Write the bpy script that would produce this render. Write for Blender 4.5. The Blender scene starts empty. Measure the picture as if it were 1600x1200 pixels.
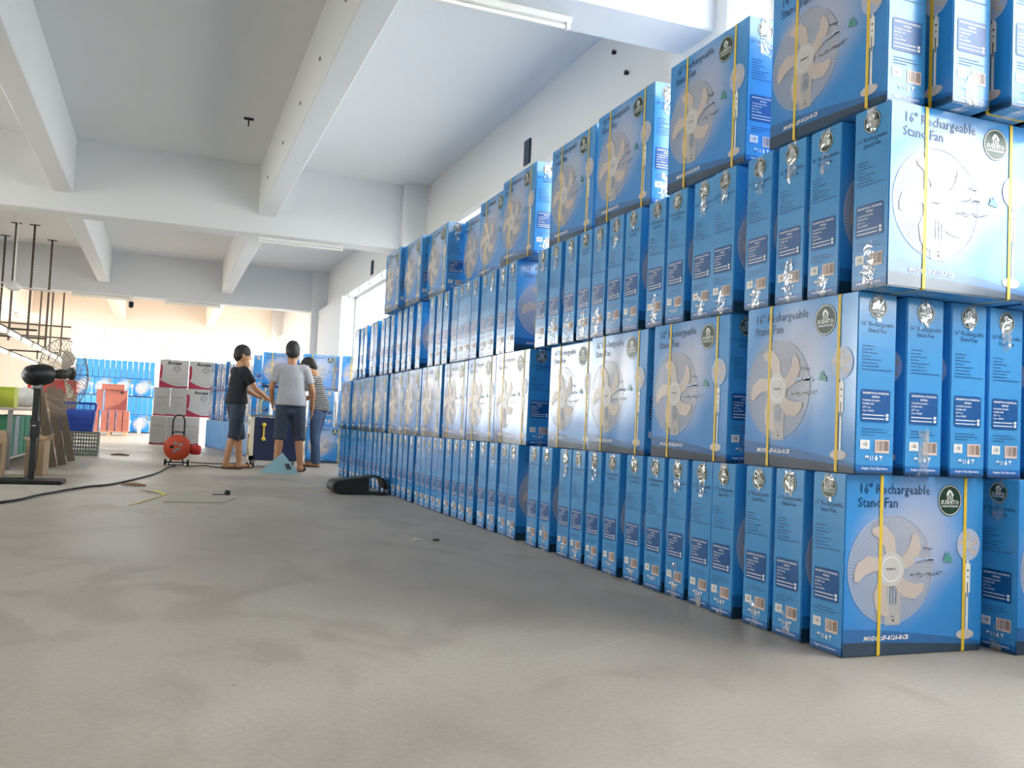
import bpy, bmesh, math, random
from mathutils import Vector, Matrix, Euler
random.seed(7)
R = math.radians
scene = bpy.context.scene
COL = scene.collection

# ------------------------------------------------------------------ camera
YAW, PITCH, ROLL = 0.3637, 0.0494, 0.0448
cam_data = bpy.data.cameras.new('camera')
cam_data.sensor_fit = 'HORIZONTAL'
cam_data.sensor_width = 36.0
cam_data.lens = 36.0 * 1420.9 / 1600.0
cam_data.clip_end = 200
cam = bpy.data.objects.new('camera', cam_data)
COL.objects.link(cam)
_f = Vector((math.sin(YAW) * math.cos(PITCH), math.cos(YAW) * math.cos(PITCH), math.sin(PITCH)))
_r = Vector((math.cos(YAW), -math.sin(YAW), 0))
_u = _r.cross(_f)
_r2 = _r * math.cos(ROLL) + _u * math.sin(ROLL)
_u2 = -_r * math.sin(ROLL) + _u * math.cos(ROLL)
_m = Matrix((_r2, _u2, -_f)).transposed().to_4x4()
_m.translation = Vector((-2.0985, -2.4118, 0.6958))
cam.matrix_world = _m
scene.camera = cam

# ------------------------------------------------------------------ sky and exposure
world = bpy.data.worlds.new('sky')
scene.world = world
world.use_nodes = True
_bg = world.node_tree.nodes['Background']
_bg.inputs['Color'].default_value = (1.0, 0.99, 0.975, 1)
_bg.inputs['Strength'].default_value = 13.0
scene.view_settings.view_transform = 'Standard'
scene.view_settings.look = 'None'
scene.view_settings.gamma = 1.0
scene.view_settings.use_curve_mapping = False
scene.view_settings.exposure = 0.27
scene.cycles.use_denoising = True
scene.cycles.diffuse_bounces = 4
scene.cycles.max_bounces = 7
scene.cycles.glossy_bounces = 3
scene.cycles.adaptive_threshold = 0.05
scene.cycles.transparent_max_bounces = 8


def portal(name, loc, rot, sx, sy):
    # marks a window opening so the daylight through it is sampled well; gives off no light of its own
    l = bpy.data.lights.new(name, 'AREA')
    l.shape = 'RECTANGLE'; l.size = sx; l.size_y = sy
    l.cycles.is_portal = True
    o = bpy.data.objects.new(name, l); COL.objects.link(o)
    o.location = loc; o.rotation_euler = rot
    return o


portal('daylight_portal', (1.43, -.6, 2.66), (0, R(90), 0), 2.52, 5.6)
portal('daylight_portal', (1.43, 9.8, 2.245), (0, R(90), 0), 2.09, 13.2)
portal('daylight_portal', (1.43, 27.0, 2.245), (0, R(90), 0), 2.09, 13.2)
portal('daylight_portal', (-2.07, 33.97, 2.5), (R(-90), 0, 0), 6.65, 3.3)
portal('daylight_portal', (-6.5, -8.97, 2.1), (R(90), 0, 0), 2.0, 2.2)
portal('daylight_portal', (-8.97, 7.75, 2.1), (0, R(-90), 0), 2.2, 5.5)


portal('daylight_portal', (-8.97, 24.8, 2.22), (0, R(-90), 0), 3.45, 8.4)


# ------------------------------------------------------------------ helpers
def lin(h):
    if isinstance(h, str):
        h = h.lstrip('#'); h = [int(h[i:i + 2], 16) / 255 for i in (0, 2, 4)]
    return tuple((c / 12.92 if c <= 0.04045 else ((c + 0.055) / 1.055) ** 2.4) for c in h) + (1.0,)


def node_mat(name):
    m = bpy.data.materials.new(name); m.use_nodes = True
    return m, m.node_tree.nodes, m.node_tree.links, m.node_tree.nodes['Principled BSDF']


def add_bump(n, l, b, scale, strength, dist=0.01, detail=2.0, stretch=None):
    geo = n.new('ShaderNodeNewGeometry')
    tex = n.new('ShaderNodeTexNoise'); tex.inputs['Scale'].default_value = scale; tex.inputs['Detail'].default_value = detail
    if stretch:
        mp = n.new('ShaderNodeMapping'); mp.inputs['Scale'].default_value = stretch
        l.new(geo.outputs['Position'], mp.inputs['Vector']); l.new(mp.outputs[0], tex.inputs['Vector'])
    else:
        l.new(geo.outputs['Position'], tex.inputs['Vector'])
    bp = n.new('ShaderNodeBump'); bp.inputs['Strength'].default_value = strength; bp.inputs['Distance'].default_value = dist
    l.new(tex.outputs['Fac'], bp.inputs['Height']); l.new(bp.outputs['Normal'], b.inputs['Normal'])
    return bp


def mat(name, color, rough=0.5, metal=0.0, bump=None, vary=None, spec=0.5, emit=None, alpha=None, coat=0.0):
    m, n, l, b = node_mat(name)
    c = lin(color)
    b.inputs['Base Color'].default_value = c
    b.inputs['Roughness'].default_value = rough
    b.inputs['Metallic'].default_value = metal
    b.inputs['Specular IOR Level'].default_value = spec
    if coat:
        b.inputs['Coat Weight'].default_value = coat; b.inputs['Coat Roughness'].default_value = 0.15
    if vary:
        sc, amt = vary
        tc = n.new('ShaderNodeTexCoord')
        tex = n.new('ShaderNodeTexNoise'); tex.inputs['Scale'].default_value = sc; tex.inputs['Detail'].default_value = 5
        l.new(tc.outputs['Object'], tex.inputs['Vector'])
        mx = n.new('ShaderNodeMix'); mx.data_type = 'RGBA'
        l.new(tex.outputs['Fac'], mx.inputs['Factor'])
        mx.inputs[6].default_value = tuple(min(1, x * (1 - amt)) for x in c[:3]) + (1,)
        mx.inputs[7].default_value = tuple(min(1, x * (1 + amt)) for x in c[:3]) + (1,)
        l.new(mx.outputs[2], b.inputs['Base Color'])
    if bump:
        add_bump(n, l, b, *bump)
    if emit:
        b.inputs['Emission Color'].default_value = c
        b.inputs['Emission Strength'].default_value = emit
    if alpha is not None:
        b.inputs['Alpha'].default_value = alpha
    return m


class MB:
    """collects geometry for one mesh"""
    def __init__(s):
        s.v = []; s.f = []; s.mi = []; s.smooth = []

    def add(s, verts, faces, mi=0, smooth=False, M=None):
        o = len(s.v)
        if M is not None:
            verts = [M @ Vector(v) for v in verts]
        s.v.extend([tuple(v) for v in verts])
        for f in faces:
            s.f.append(tuple(i + o for i in f)); s.mi.append(mi); s.smooth.append(smooth)
        return s

    def box(s, c, d, mi=0, M=None, bev=0.0):
        x, y, z = d[0] / 2, d[1] / 2, d[2] / 2
        if bev <= 0:
            vs = [(sx * x, sy * y, sz * z) for sz in (-1, 1) for sy in (-1, 1) for sx in (-1, 1)]
            fs = [(0, 2, 3, 1), (4, 5, 7, 6), (0, 1, 5, 4), (2, 6, 7, 3), (0, 4, 6, 2), (1, 3, 7, 5)]
        else:
            b = min(bev, x * .9, y * .9, z * .9)
            bm = bmesh.new()
            bmesh.ops.create_cube(bm, size=1.0, matrix=Matrix.Diagonal((d[0], d[1], d[2], 1)))
            bmesh.ops.bevel(bm, geom=bm.edges[:], offset=b, segments=1, affect='EDGES')
            bm.verts.index_update()
            vs = [tuple(v.co) for v in bm.verts]; fs = [tuple(v.index for v in f.verts) for f in bm.faces]
            bm.free()
        T = Matrix.Translation(c)
        return s.add(vs, fs, mi, False, T if M is None else T @ M)

    def b2(s, a, b, mi=0, bev=0.0):
        return s.box([(a[i] + b[i]) / 2 for i in range(3)], [abs(b[i] - a[i]) for i in range(3)], mi, None, bev)

    def tube(s, pts, r, n=10, mi=0, closed=False, caps=True, smooth=True, flat=None):
        """r: number, list of numbers or list of (ra, rb)"""
        pts = [Vector(p) for p in pts]; k = len(pts)
        rr = r if isinstance(r, (list, tuple)) else [r] * k
        vs = []; up = None
        for i, p in enumerate(pts):
            if closed:
                t = pts[(i + 1) % k] - pts[i - 1]
            else:
                t = pts[min(i + 1, k - 1)] - pts[max(i - 1, 0)]
            t.normalize()
            if up is None:
                up = Vector(flat) if flat else (Vector((0, 0, 1)) if abs(t.z) < .9 else Vector((0, 1, 0)))
            a = t.cross(up)
            if a.length < 1e-5: a = t.cross(Vector((1, 0.3, 0)))
            a.normalize(); b = a.cross(t); up = b
            ra, rb = rr[i] if isinstance(rr[i], (list, tuple)) else (rr[i], rr[i])
            for j in range(n):
                w = 2 * math.pi * j / n
                vs.append(p + a * (ra * math.cos(w)) + b * (rb * math.sin(w)))
        fs = []
        for i in range(k if closed else k - 1):
            i2 = (i + 1) % k
            for j in range(n):
                j2 = (j + 1) % n
                fs.append((i * n + j, i * n + j2, i2 * n + j2, i2 * n + j))
        s.add(vs, fs, mi, smooth)
        if caps and not closed:
            s.add(vs[:n], [tuple(range(n))[::-1]], mi); s.add(vs[-n:], [tuple(range(n))], mi)
        return s

    def lathe(s, prof, c=(0, 0, 0), axis='z', n=24, mi=0, smooth=True, M=None):
        """prof: list of (radius, height)"""
        vs = []; fs = []
        for (r, h) in prof:
            for j in range(n):
                w = 2 * math.pi * j / n
                p = (r * math.cos(w), r * math.sin(w), h)
                if axis == 'x': p = (h, p[0], p[1])
                if axis == 'y': p = (p[1], h, p[0])
                vs.append((p[0] + c[0], p[1] + c[1], p[2] + c[2]))
        for i in range(len(prof) - 1):
            for j in range(n):
                j2 = (j + 1) % n
                fs.append((i * n + j, i * n + j2, (i + 1) * n + j2, (i + 1) * n + j))
        fs.append(tuple(range(n))[::-1]); fs.append(tuple(range((len(prof) - 1) * n, len(prof) * n)))
        return s.add(vs, fs, mi, smooth, M)

    def ball(s, c, r, n=14, m=9, mi=0, M=None):
        r = r if isinstance(r, (list, tuple)) else (r, r, r)
        vs = [(0, 0, -r[2])]; fs = []
        for i in range(1, m):
            a = math.pi * i / m
            for j in range(n):
                w = 2 * math.pi * j / n
                vs.append((r[0] * math.sin(a) * math.cos(w), r[1] * math.sin(a) * math.sin(w), -r[2] * math.cos(a)))
        vs.append((0, 0, r[2])); L = len(vs) - 1
        for j in range(n):
            j2 = (j + 1) % n
            fs.append((0, 1 + j2, 1 + j)); fs.append((L, 1 + (m - 2) * n + j, 1 + (m - 2) * n + j2))
            for i in range(m - 2):
                fs.append((1 + i * n + j, 1 + i * n + j2, 1 + (i + 1) * n + j2, 1 + (i + 1) * n + j))
        T = Matrix.Translation(c)
        return s.add(vs, fs, mi, True, T if M is None else T @ M)

    def prism(s, poly, y0, y1, mi=0, M=None):
        """poly in (x,z), extruded along y"""
        n = len(poly)
        vs = [(x, y0, z) for x, z in poly] + [(x, y1, z) for x, z in poly]
        fs = [tuple(range(n)), tuple(range(n, 2 * n))[::-1]] + [(i, i + n, (i + 1) % n + n, (i + 1) % n) for i in range(n)]
        return s.add(vs, fs, mi, False, M)

    def mesh(s, name, mats):
        me = bpy.data.meshes.new(name)
        me.from_pydata(s.v, [], s.f)
        for m in (mats if isinstance(mats, (list, tuple)) else [mats]):
            me.materials.append(m)
        me.polygons.foreach_set('material_index', s.mi)
        me.polygons.foreach_set('use_smooth', s.smooth)
        me.update()
        return me

    def build(s, name, mats, parent=None, loc=None, rot=None):
        return obj(name, s.mesh(name, mats), parent, loc, rot)


def obj(name, me, parent=None, loc=None, rot=None):
    o = bpy.data.objects.new(name, me); COL.objects.link(o)
    if parent is not None: o.parent = parent
    if loc is not None: o.location = loc
    if rot is not None: o.rotation_euler = rot
    return o


def empty(name, loc=(0, 0, 0), rz=0.0):
    o = bpy.data.objects.new(name, None); COL.objects.link(o)
    o.location = loc; o.rotation_euler = (0, 0, rz); o.empty_display_size = .1
    return o


def tag(o, label, cat, group=None, kind=None):
    o['label'] = label; o['category'] = cat
    if group: o['group'] = group
    if kind: o['kind'] = kind
    return o


def struct(o, label=None):
    o['kind'] = 'structure'
    if label: o['label'] = label
    return o


_ORD = ['zeroth', 'first', 'second', 'third', 'fourth', 'fifth', 'sixth', 'seventh', 'eighth', 'ninth', 'tenth', 'eleventh', 'twelfth',
        'thirteenth', 'fourteenth', 'fifteenth', 'sixteenth', 'seventeenth', 'eighteenth', 'nineteenth']
_TENS = {2: 'twenty', 3: 'thirty', 4: 'forty', 5: 'fifty'}


def ordinal(i):
    if i < 20: return _ORD[i]
    t, u = divmod(i, 10)
    return (_TENS[t][:-1] + 'ieth') if u == 0 else _TENS[t] + '-' + _ORD[u]


_txt = {}


def text_geo(body, size, bold=0.0, shear=0.0, align='LEFT', sx=1.0):
    key = (body, size, bold, shear, align, sx)
    if key not in _txt:
        cu = bpy.data.curves.new('t', 'FONT'); cu.body = body; cu.size = size; cu.resolution_u = 1
        cu.offset = bold * size; cu.shear = shear; cu.align_x = align
        o = bpy.data.objects.new('t', cu); COL.objects.link(o)
        dg = bpy.context.evaluated_depsgraph_get()
        me = bpy.data.meshes.new_from_object(o.evaluated_get(dg))
        _txt[key] = ([(v.co.x * sx, v.co.y) for v in me.vertices], [tuple(p.vertices) for p in me.polygons])
        bpy.data.objects.remove(o); bpy.data.curves.remove(cu); bpy.data.meshes.remove(me)
    return _txt[key]


class Print:
    """flat print: 2-D shapes laid on a plane; local (x, z) with the outward normal towards -y"""
    def __init__(s, y):
        s.mb = MB(); s.y = y

    def poly(s, pts, mi, layer=0):
        y = s.y - layer * 0.00025
        s.mb.add([(p[0], y, p[1]) for p in pts], [tuple(range(len(pts)))], mi)

    def rect(s, x0, z0, x1, z1, mi, layer=0):
        s.poly([(x0, z0), (x1, z0), (x1, z1), (x0, z1)], mi, layer)

    def rrect(s, x0, z0, x1, z1, r, mi, layer=0):
        pts = []
        for cx, cz, a0 in ((x1 - r, z1 - r, 0), (x0 + r, z1 - r, 90), (x0 + r, z0 + r, 180), (x1 - r, z0 + r, 270)):
            for k in range(4):
                a = R(a0 + 30 * k); pts.append((cx + r * math.cos(a), cz + r * math.sin(a)))
        s.poly(pts, mi, layer)

    def disc(s, cx, cz, rx, rz, mi, layer=0, n=28):
        s.poly([(cx + rx * math.cos(2 * math.pi * k / n), cz + rz * math.sin(2 * math.pi * k / n)) for k in range(n)], mi, layer)

    def ring(s, cx, cz, r0, r1, mi, layer=0, n=40):
        y = s.y - layer * 0.00025
        vs = []
        for k in range(n):
            a = 2 * math.pi * k / n
            vs += [(cx + r0 * math.cos(a), y, cz + r0 * math.sin(a)), (cx + r1 * math.cos(a), y, cz + r1 * math.sin(a))]
        s.mb.add(vs, [(2 * k, 2 * k + 1, (2 * k + 3) % (2 * n), (2 * k + 2) % (2 * n)) for k in range(n)], mi)

    def text(s, body, x, z, size, mi, layer=0, **kw):
        vs, fs = text_geo(body, size, **kw)
        y = s.y - layer * 0.00025
        s.mb.add([(x + a, y, z + b) for a, b in vs], fs, mi)

# ------------------------------------------------------------------ materials
M = {}
M['paint'] = mat('white_ceiling_paint', '#e6e8ea', .75, bump=(9, .12, .01), vary=(.6, .03))
M['wallpaint'] = mat('white_wall_paint', '#e9e9e8', .75, bump=(7, .15, .01), vary=(.8, .03))
M['cream'] = mat('warm_light_wall_tint', '#f4e9da', .75, bump=(7, .12, .01), vary=(.8, .03))  # cream tint puts the warm light of the far hall into the walls
M['creamceil'] = mat('warm_light_ceiling_tint', '#f5e8dc', .75, bump=(9, .12, .01), vary=(.6, .03))  # warm light of the far bay put into ceiling and beam colour
M['alu'] = mat('aluminium_frame', '#c9ccce', .4, .6)
M['tubewhite'] = mat('white_lamp_housing', '#e8e8e4', .45)
M['tubeoff'] = mat('unlit_tube_glass', '#f2f2ee', .25)
M['tubeon'] = mat('lit_tube', '#fff6ea', .4, emit=14.0)
M['steel'] = mat('slotted_steel', '#4a423c', .55, .6, vary=(30, .3))
M['hole'] = mat('slot_dark_gap', '#b8a89a', .7)
M['black'] = mat('black_plastic', '#17191c', .45, vary=(12, .2))
M['blackmetal'] = mat('black_painted_metal', '#1d1f22', .5, .2, vary=(20, .2))
M['greymetal'] = mat('grey_metal', '#8b8d8e', .4, .7)
M['chrome'] = mat('dull_wire', '#7d7268', .5, .4)
M['paleblade'] = mat('pale_fan_blade', '#cfc4b4', .5)
M['white'] = mat('white_plastic', '#e9e9e6', .5)
M['cardboard'] = mat('brown_cardboard', '#a88e70', .85, bump=(40, .15, .004), vary=(6, .12))
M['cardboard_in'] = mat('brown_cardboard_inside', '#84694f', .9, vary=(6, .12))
M['wood'] = mat('weathered_board', '#7b6a59', .8, bump=(60, .4, .003), vary=(9, .25))
M['orange'] = mat('orange_red_reel', '#d9512f', .45, vary=(14, .15))
M['redplastic'] = mat('red_plastic', '#d8382f', .5, vary=(8, .12))
M['bluecrate'] = mat('blue_crate_plastic', '#2c4aa6', .45, vary=(6, .15))
M['greycrate'] = mat('grey_crate_plastic', '#7f857f', .6, vary=(6, .15))
M['green'] = mat('green_plastic', '#2f7f5c', .5, vary=(8, .15))
M['yellowgreen'] = mat('yellow_green_plastic', '#b8c23c', .5, vary=(8, .15))
M['greyplastic'] = mat('grey_plastic_sheet', '#8f979c', .5, vary=(8, .1))
M['cloth'] = mat('white_cloth', '#dedcd4', .9, bump=(14, .6, .02))
M['benchtop'] = mat('bench_top', '#b9ada0', .7, vary=(5, .12))
M['navy'] = mat('navy_machine_paint', '#1c2748', .4, vary=(5, .1))
M['ivory'] = mat('ivory_machine_paint', '#d6cdb9', .5, vary=(5, .06))
M['machine_dark'] = mat('machine_inside', '#2c2520', .8)
M['strap'] = mat('yellow_strap', '#e8c53c', .45, vary=(30, .06))
M['strapdull'] = mat('yellow_strap_scrap', '#d8c85a', .55)
M['paperwhite'] = mat('white_paper', '#eeeeea', .8)
M['wastecard'] = mat('printed_card_blue_green', '#8fb4bd', .6, vary=(7, .12))
M['greycard'] = mat('grey_card', '#b0a999', .85, vary=(4, .06))
M['rubber'] = mat('black_rubber_sheet', '#26292b', .6, bump=(18, .3, .006), vary=(9, .2))
M['cable'] = mat('black_cable', '#22201f', .6)
M['dirt'] = mat('floor_debris', '#4f4638', .9)
M['redfilm'] = mat('red_printed_board', '#b9261f', .35, vary=(7, .15))
M['pinkfilm'] = mat('pink_tinted_print', '#b06a5c', .35, vary=(5, .18))
M['pallet'] = mat('pale_pallet_wood', '#c9a67c', .85, vary=(12, .2))
M['access_white'] = mat('white_grey_carton', '#c9c6c2', .6, vary=(3, .03))
M['access_red'] = mat('crimson_print', '#b5304c', .5)
M['print_dark'] = mat('dark_grey_print', '#3c3c3e', .6)
M['print_grey'] = mat('pale_grey_print', '#9b9a98', .6)
# people
M['skin'] = mat('skin', '#a87755', .55, bump=(120, .08, .002), vary=(8, .06))
M['skin2'] = mat('skin_lighter', '#b98762', .55, bump=(120, .08, .002), vary=(8, .06))
M['hair'] = mat('black_hair', '#191514', .55, bump=(160, .7, .004), vary=(60, .3))
M['blackcotton'] = mat('black_cotton', '#1b1f26', .9, bump=(16, .5, .015))
M['greycotton'] = mat('grey_marl_cotton', '#9c9ca0', .92, bump=(11, .6, .02), vary=(140, .1))
M['denim'] = mat('dark_denim', '#313b4a', .9, bump=(18, .6, .015), vary=(7, .35))
M['jeans'] = mat('blue_jeans', '#3f5373', .9, bump=(16, .6, .015), vary=(7, .25))
M['sandal'] = mat('brown_sandal', '#4b3a30', .7)
M['eye'] = mat('dark_eye', '#20160f', .2)


def striped():
    m, n, l, b = node_mat('striped_jersey')
    tc = n.new('ShaderNodeTexCoord'); sep = n.new('ShaderNodeSeparateXYZ'); l.new(tc.outputs['Object'], sep.inputs[0])
    tex = n.new('ShaderNodeTexNoise'); tex.inputs['Scale'].default_value = 6; l.new(tc.outputs['Object'], tex.inputs['Vector'])
    ma = n.new('ShaderNodeMath'); ma.operation = 'MULTIPLY_ADD'; l.new(tex.outputs['Fac'], ma.inputs[0]); ma.inputs[1].default_value = .05
    l.new(sep.outputs['Z'], ma.inputs[2])
    fr = n.new('ShaderNodeMath'); fr.operation = 'MULTIPLY'; l.new(ma.outputs[0], fr.inputs[0]); fr.inputs[1].default_value = 36
    f2 = n.new('ShaderNodeMath'); f2.operation = 'FRACT'; l.new(fr.outputs[0], f2.inputs[0])
    gt = n.new('ShaderNodeMath'); gt.operation = 'GREATER_THAN'; l.new(f2.outputs[0], gt.inputs[0]); gt.inputs[1].default_value = .72
    mx = n.new('ShaderNodeMix'); mx.data_type = 'RGBA'; l.new(gt.outputs[0], mx.inputs['Factor'])
    mx.inputs[6].default_value = lin('#20222a'); mx.inputs[7].default_value = lin('#b9b7b4')
    l.new(mx.outputs[2], b.inputs['Base Color']); b.inputs['Roughness'].default_value = .9
    add_bump(n, l, b, 14, .5, .015)
    return m


M['striped'] = striped()


def glass(name='window_glass', tint=(.96, .98, .98, 1)):
    m, n, l, b = node_mat(name)
    n.remove(b)
    tr = n.new('ShaderNodeBsdfTransparent'); tr.inputs[0].default_value = tint
    gl = n.new('ShaderNodeBsdfGlossy'); gl.inputs['Roughness'].default_value = .02
    mx = n.new('ShaderNodeMixShader'); mx.inputs[0].default_value = .06
    l.new(tr.outputs[0], mx.inputs[1]); l.new(gl.outputs[0], mx.inputs[2])
    l.new(mx.outputs[0], n['Material Output'].inputs['Surface'])
    return m


M['glass'] = glass()
M['slightdim'] = glass('slightly_dimmed_glass', (.89, .91, .92, 1))  # slight grey tint added to trim daylight through the near window
M['tinted'] = glass('dimmed_window_glass', (.74, .76, .77, 1))  # grey tint added to weaken the daylight through this glass


def clear_tape():
    m, n, l, b = node_mat('clear_tape')
    n.remove(b)
    tr = n.new('ShaderNodeBsdfTransparent')
    gl = n.new('ShaderNodeBsdfGlossy'); gl.inputs['Roughness'].default_value = .12
    gl.inputs[0].default_value = (1, 1, 1, 1)
    df = n.new('ShaderNodeBsdfDiffuse'); df.inputs[0].default_value = (.75, .8, .78, 1)
    add = n.new('ShaderNodeMixShader'); add.inputs[0].default_value = .3
    l.new(gl.outputs[0], add.inputs[1]); l.new(df.outputs[0], add.inputs[2])
    geo = n.new('ShaderNodeNewGeometry')
    tex = n.new('ShaderNodeTexNoise'); tex.inputs['Scale'].default_value = 20; tex.inputs['Detail'].default_value = 1.5
    tex.inputs['Distortion'].default_value = 1.2
    l.new(geo.outputs['Position'], tex.inputs['Vector'])
    bp = n.new('ShaderNodeBump'); bp.inputs['Strength'].default_value = .8; bp.inputs['Distance'].default_value = .012
    l.new(tex.outputs['Fac'], bp.inputs['Height']); l.new(bp.outputs[0], gl.inputs['Normal'])
    ramp = n.new('ShaderNodeMapRange'); ramp.inputs['From Min'].default_value = .42; ramp.inputs['From Max'].default_value = .72
    ramp.inputs['To Min'].default_value = .08; ramp.inputs['To Max'].default_value = .9
    l.new(tex.outputs['Fac'], ramp.inputs['Value'])
    mx = n.new('ShaderNodeMixShader'); l.new(ramp.outputs[0], mx.inputs[0])
    l.new(tr.outputs[0], mx.inputs[1]); l.new(add.outputs[0], mx.inputs[2])
    l.new(mx.outputs[0], n['Material Output'].inputs['Surface'])
    return m


M['tape'] = clear_tape()

CW, CT, CH = 0.605, 0.160, 0.597          # carton width, thickness, height
CARTON_BUMP = (2.6, .75, .03, 1.0, (1, 1, .45))


def film_bump(n, l, b):
    add_bump(n, l, b, CARTON_BUMP[0], CARTON_BUMP[1], CARTON_BUMP[2], CARTON_BUMP[3], CARTON_BUMP[4])


def ink(name, color, rough=.3):
    m, n, l, b = node_mat(name)
    b.inputs['Base Color'].default_value = lin(color); b.inputs['Roughness'].default_value = rough
    film_bump(n, l, b)
    return m


def math_node(n, l, op, a, b=None, c=None, clamp=False):
    k = n.new('ShaderNodeMath'); k.operation = op; k.use_clamp = clamp
    for i, x in enumerate((a, b, c)):
        if x is None: continue
        if isinstance(x, (int, float)): k.inputs[i].default_value = x
        else: l.new(x, k.inputs[i])
    return k.outputs[0]


def mixc(n, l, fac, a, b):
    k = n.new('ShaderNodeMix'); k.data_type = 'RGBA'; l.new(fac, k.inputs['Factor'])
    for i, x in ((6, a), (7, b)):
        if isinstance(x, tuple): k.inputs[i].default_value = x
        else: l.new(x, k.inputs[i])
    return k.outputs[2]


def smooth01(n, l, x, lo, hi):
    k = n.new('ShaderNodeMapRange'); k.interpolation_type = 'SMOOTHSTEP'
    l.new(x, k.inputs['Value']); k.inputs['From Min'].default_value = lo; k.inputs['From Max'].default_value = hi
    return k.outputs[0]


def carton_face():
    """printed large face: blue with a pale misty landscape, dark wave along the foot (flat print of the carton)"""
    m, n, l, b = node_mat('carton_large_face_print')
    tc = n.new('ShaderNodeTexCoord'); sep = n.new('ShaderNodeSeparateXYZ'); l.new(tc.outputs['Object'], sep.inputs[0])
    u = math_node(n, l, 'MULTIPLY_ADD', sep.outputs['X'], 1 / CW, .5)
    v = math_node(n, l, 'MULTIPLY', sep.outputs['Z'], 1 / CH)
    # base: slightly lighter towards the upper right corner
    t = math_node(n, l, 'MULTIPLY_ADD', v, .6, math_node(n, l, 'MULTIPLY', u, .15), clamp=True)
    base = mixc(n, l, t, lin('#2386d6'), lin('#3f9ce0'))
    tex = n.new('ShaderNodeTexNoise'); tex.inputs['Scale'].default_value = 5; tex.inputs['Detail'].default_value = 3
    l.new(tc.outputs['Object'], tex.inputs['Vector'])
    nz = math_node(n, l, 'MULTIPLY_ADD', tex.outputs['Fac'], .5, -.25)
    du = math_node(n, l, 'DIVIDE', math_node(n, l, 'SUBTRACT', u, .45), .40)
    dv = math_node(n, l, 'DIVIDE', math_node(n, l, 'SUBTRACT', v, .60), .42)
    # the mist leans: falls away to the lower right
    du2 = math_node(n, l, 'MULTIPLY_ADD', dv, -.25, du)
    d = math_node(n, l, 'SQRT', math_node(n, l, 'ADD', math_node(n, l, 'MULTIPLY', du2, du2), math_node(n, l, 'MULTIPLY', dv, dv)))
    d = math_node(n, l, 'ADD', d, nz)
    g = math_node(n, l, 'SUBTRACT', 1.0, smooth01(n, l, d, .3, 1.2))
    c1 = mixc(n, l, math_node(n, l, 'MULTIPLY', g, .88), base, lin('#b9bdd2'))
    # cage of the big fan: a pale greyish disc
    ex = math_node(n, l, 'SUBTRACT', sep.outputs['X'], -.1075)
    ez = math_node(n, l, 'SUBTRACT', sep.outputs['Z'], .285)
    rr = math_node(n, l, 'SQRT', math_node(n, l, 'ADD', math_node(n, l, 'MULTIPLY', ex, ex), math_node(n, l, 'MULTIPLY', ez, ez)))
    disc = math_node(n, l, 'SUBTRACT', 1.0, smooth01(n, l, rr, .178, .182))
    c2 = mixc(n, l, math_node(n, l, 'MULTIPLY', disc, .55), c1, lin('#bdb8b6'))
    # waves at the foot
    uu = math_node(n, l, 'POWER', u, 1.4)
    w1 = math_node(n, l, 'SUBTRACT', v, math_node(n, l, 'MULTIPLY_ADD', uu, -.10, .155))
    w2 = math_node(n, l, 'SUBTRACT', v, math_node(n, l, 'MULTIPLY_ADD', uu, -.045, .08))
    c3 = mixc(n, l, smooth01(n, l, w1, -.002, .002), lin('#1f69ac'), c2)
    c4 = mixc(n, l, smooth01(n, l, w2, -.004, .004), lin('#1d3c57'), c3)
    l.new(c4, b.inputs['Base Color'])
    b.inputs['Roughness'].default_value = .22
    b.inputs['Coat Weight'].default_value = .45; b.inputs['Coat Roughness'].default_value = .12
    b.inputs['Specular IOR Level'].default_value = .5
    film_bump(n, l, b)
    return m


def carton_side():
    m, n, l, b = node_mat('carton_narrow_side_print')
    tc = n.new('ShaderNodeTexCoord'); sep = n.new('ShaderNodeSeparateXYZ'); l.new(tc.outputs['Object'], sep.inputs[0])
    v = math_node(n, l, 'MULTIPLY', sep.outputs['Z'], 1 / CH)
    c = mixc(n, l, v, lin('#3b94d6'), lin('#4097d6'))
    c = mixc(n, l, smooth01(n, l, v, .049, .051), lin('#1a6db8'), c)
    c = mixc(n, l, smooth01(n, l, v, .018, .02), lin('#174b7c'), c)
    l.new(c, b.inputs['Base Color'])
    b.inputs['Roughness'].default_value = .26
    b.inputs['Coat Weight'].default_value = .45; b.inputs['Coat Roughness'].default_value = .12
    b.inputs['Specular IOR Level'].default_value = .5
    film_bump(n, l, b)
    return m


M['face'] = carton_face()
M['side'] = carton_side()
M['ctop'] = ink('carton_top_blue', '#4a9bd8', .35)
I_TXT = ink('print_navy_text', '#143f68'); I_PANEL = ink('print_panel_blue', '#0c5496'); I_WHITE = ink('print_white', '#f0f0ee')
I_GREEN = ink('print_logo_green', '#143a2c'); I_PALE = ink('print_pale_line', '#b4c2dc'); I_TAN = ink('print_fan_blade', '#cabcb4')
I_REED = ink('print_reed_grey', '#5a626c')
I_HUB = ink('print_fan_hub', '#cbc8c8'); I_BLACK = ink('print_black', '#26282a'); I_TREE = ink('print_tree_green', '#4f9a8f')
I_POLE = ink('print_pole', '#bdb6ae'); I_BAR = ink('print_barcode_paper', '#e8cfc4'); I_TXT2 = ink('print_small_text', '#23639a')
I_GREY = ink('print_grey', '#9aa0a8')
INKS = [I_TXT, I_PANEL, I_WHITE, I_GREEN, I_PALE, I_TAN, I_HUB, I_BLACK, I_TREE, I_POLE, I_BAR, I_TXT2, I_GREY, I_REED]
TXT, PANEL, WHITE, GREEN, PALE, TAN, HUB, BLACK, TREE, POLE, BAR, TXT2, GREY, REED = range(14)


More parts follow.
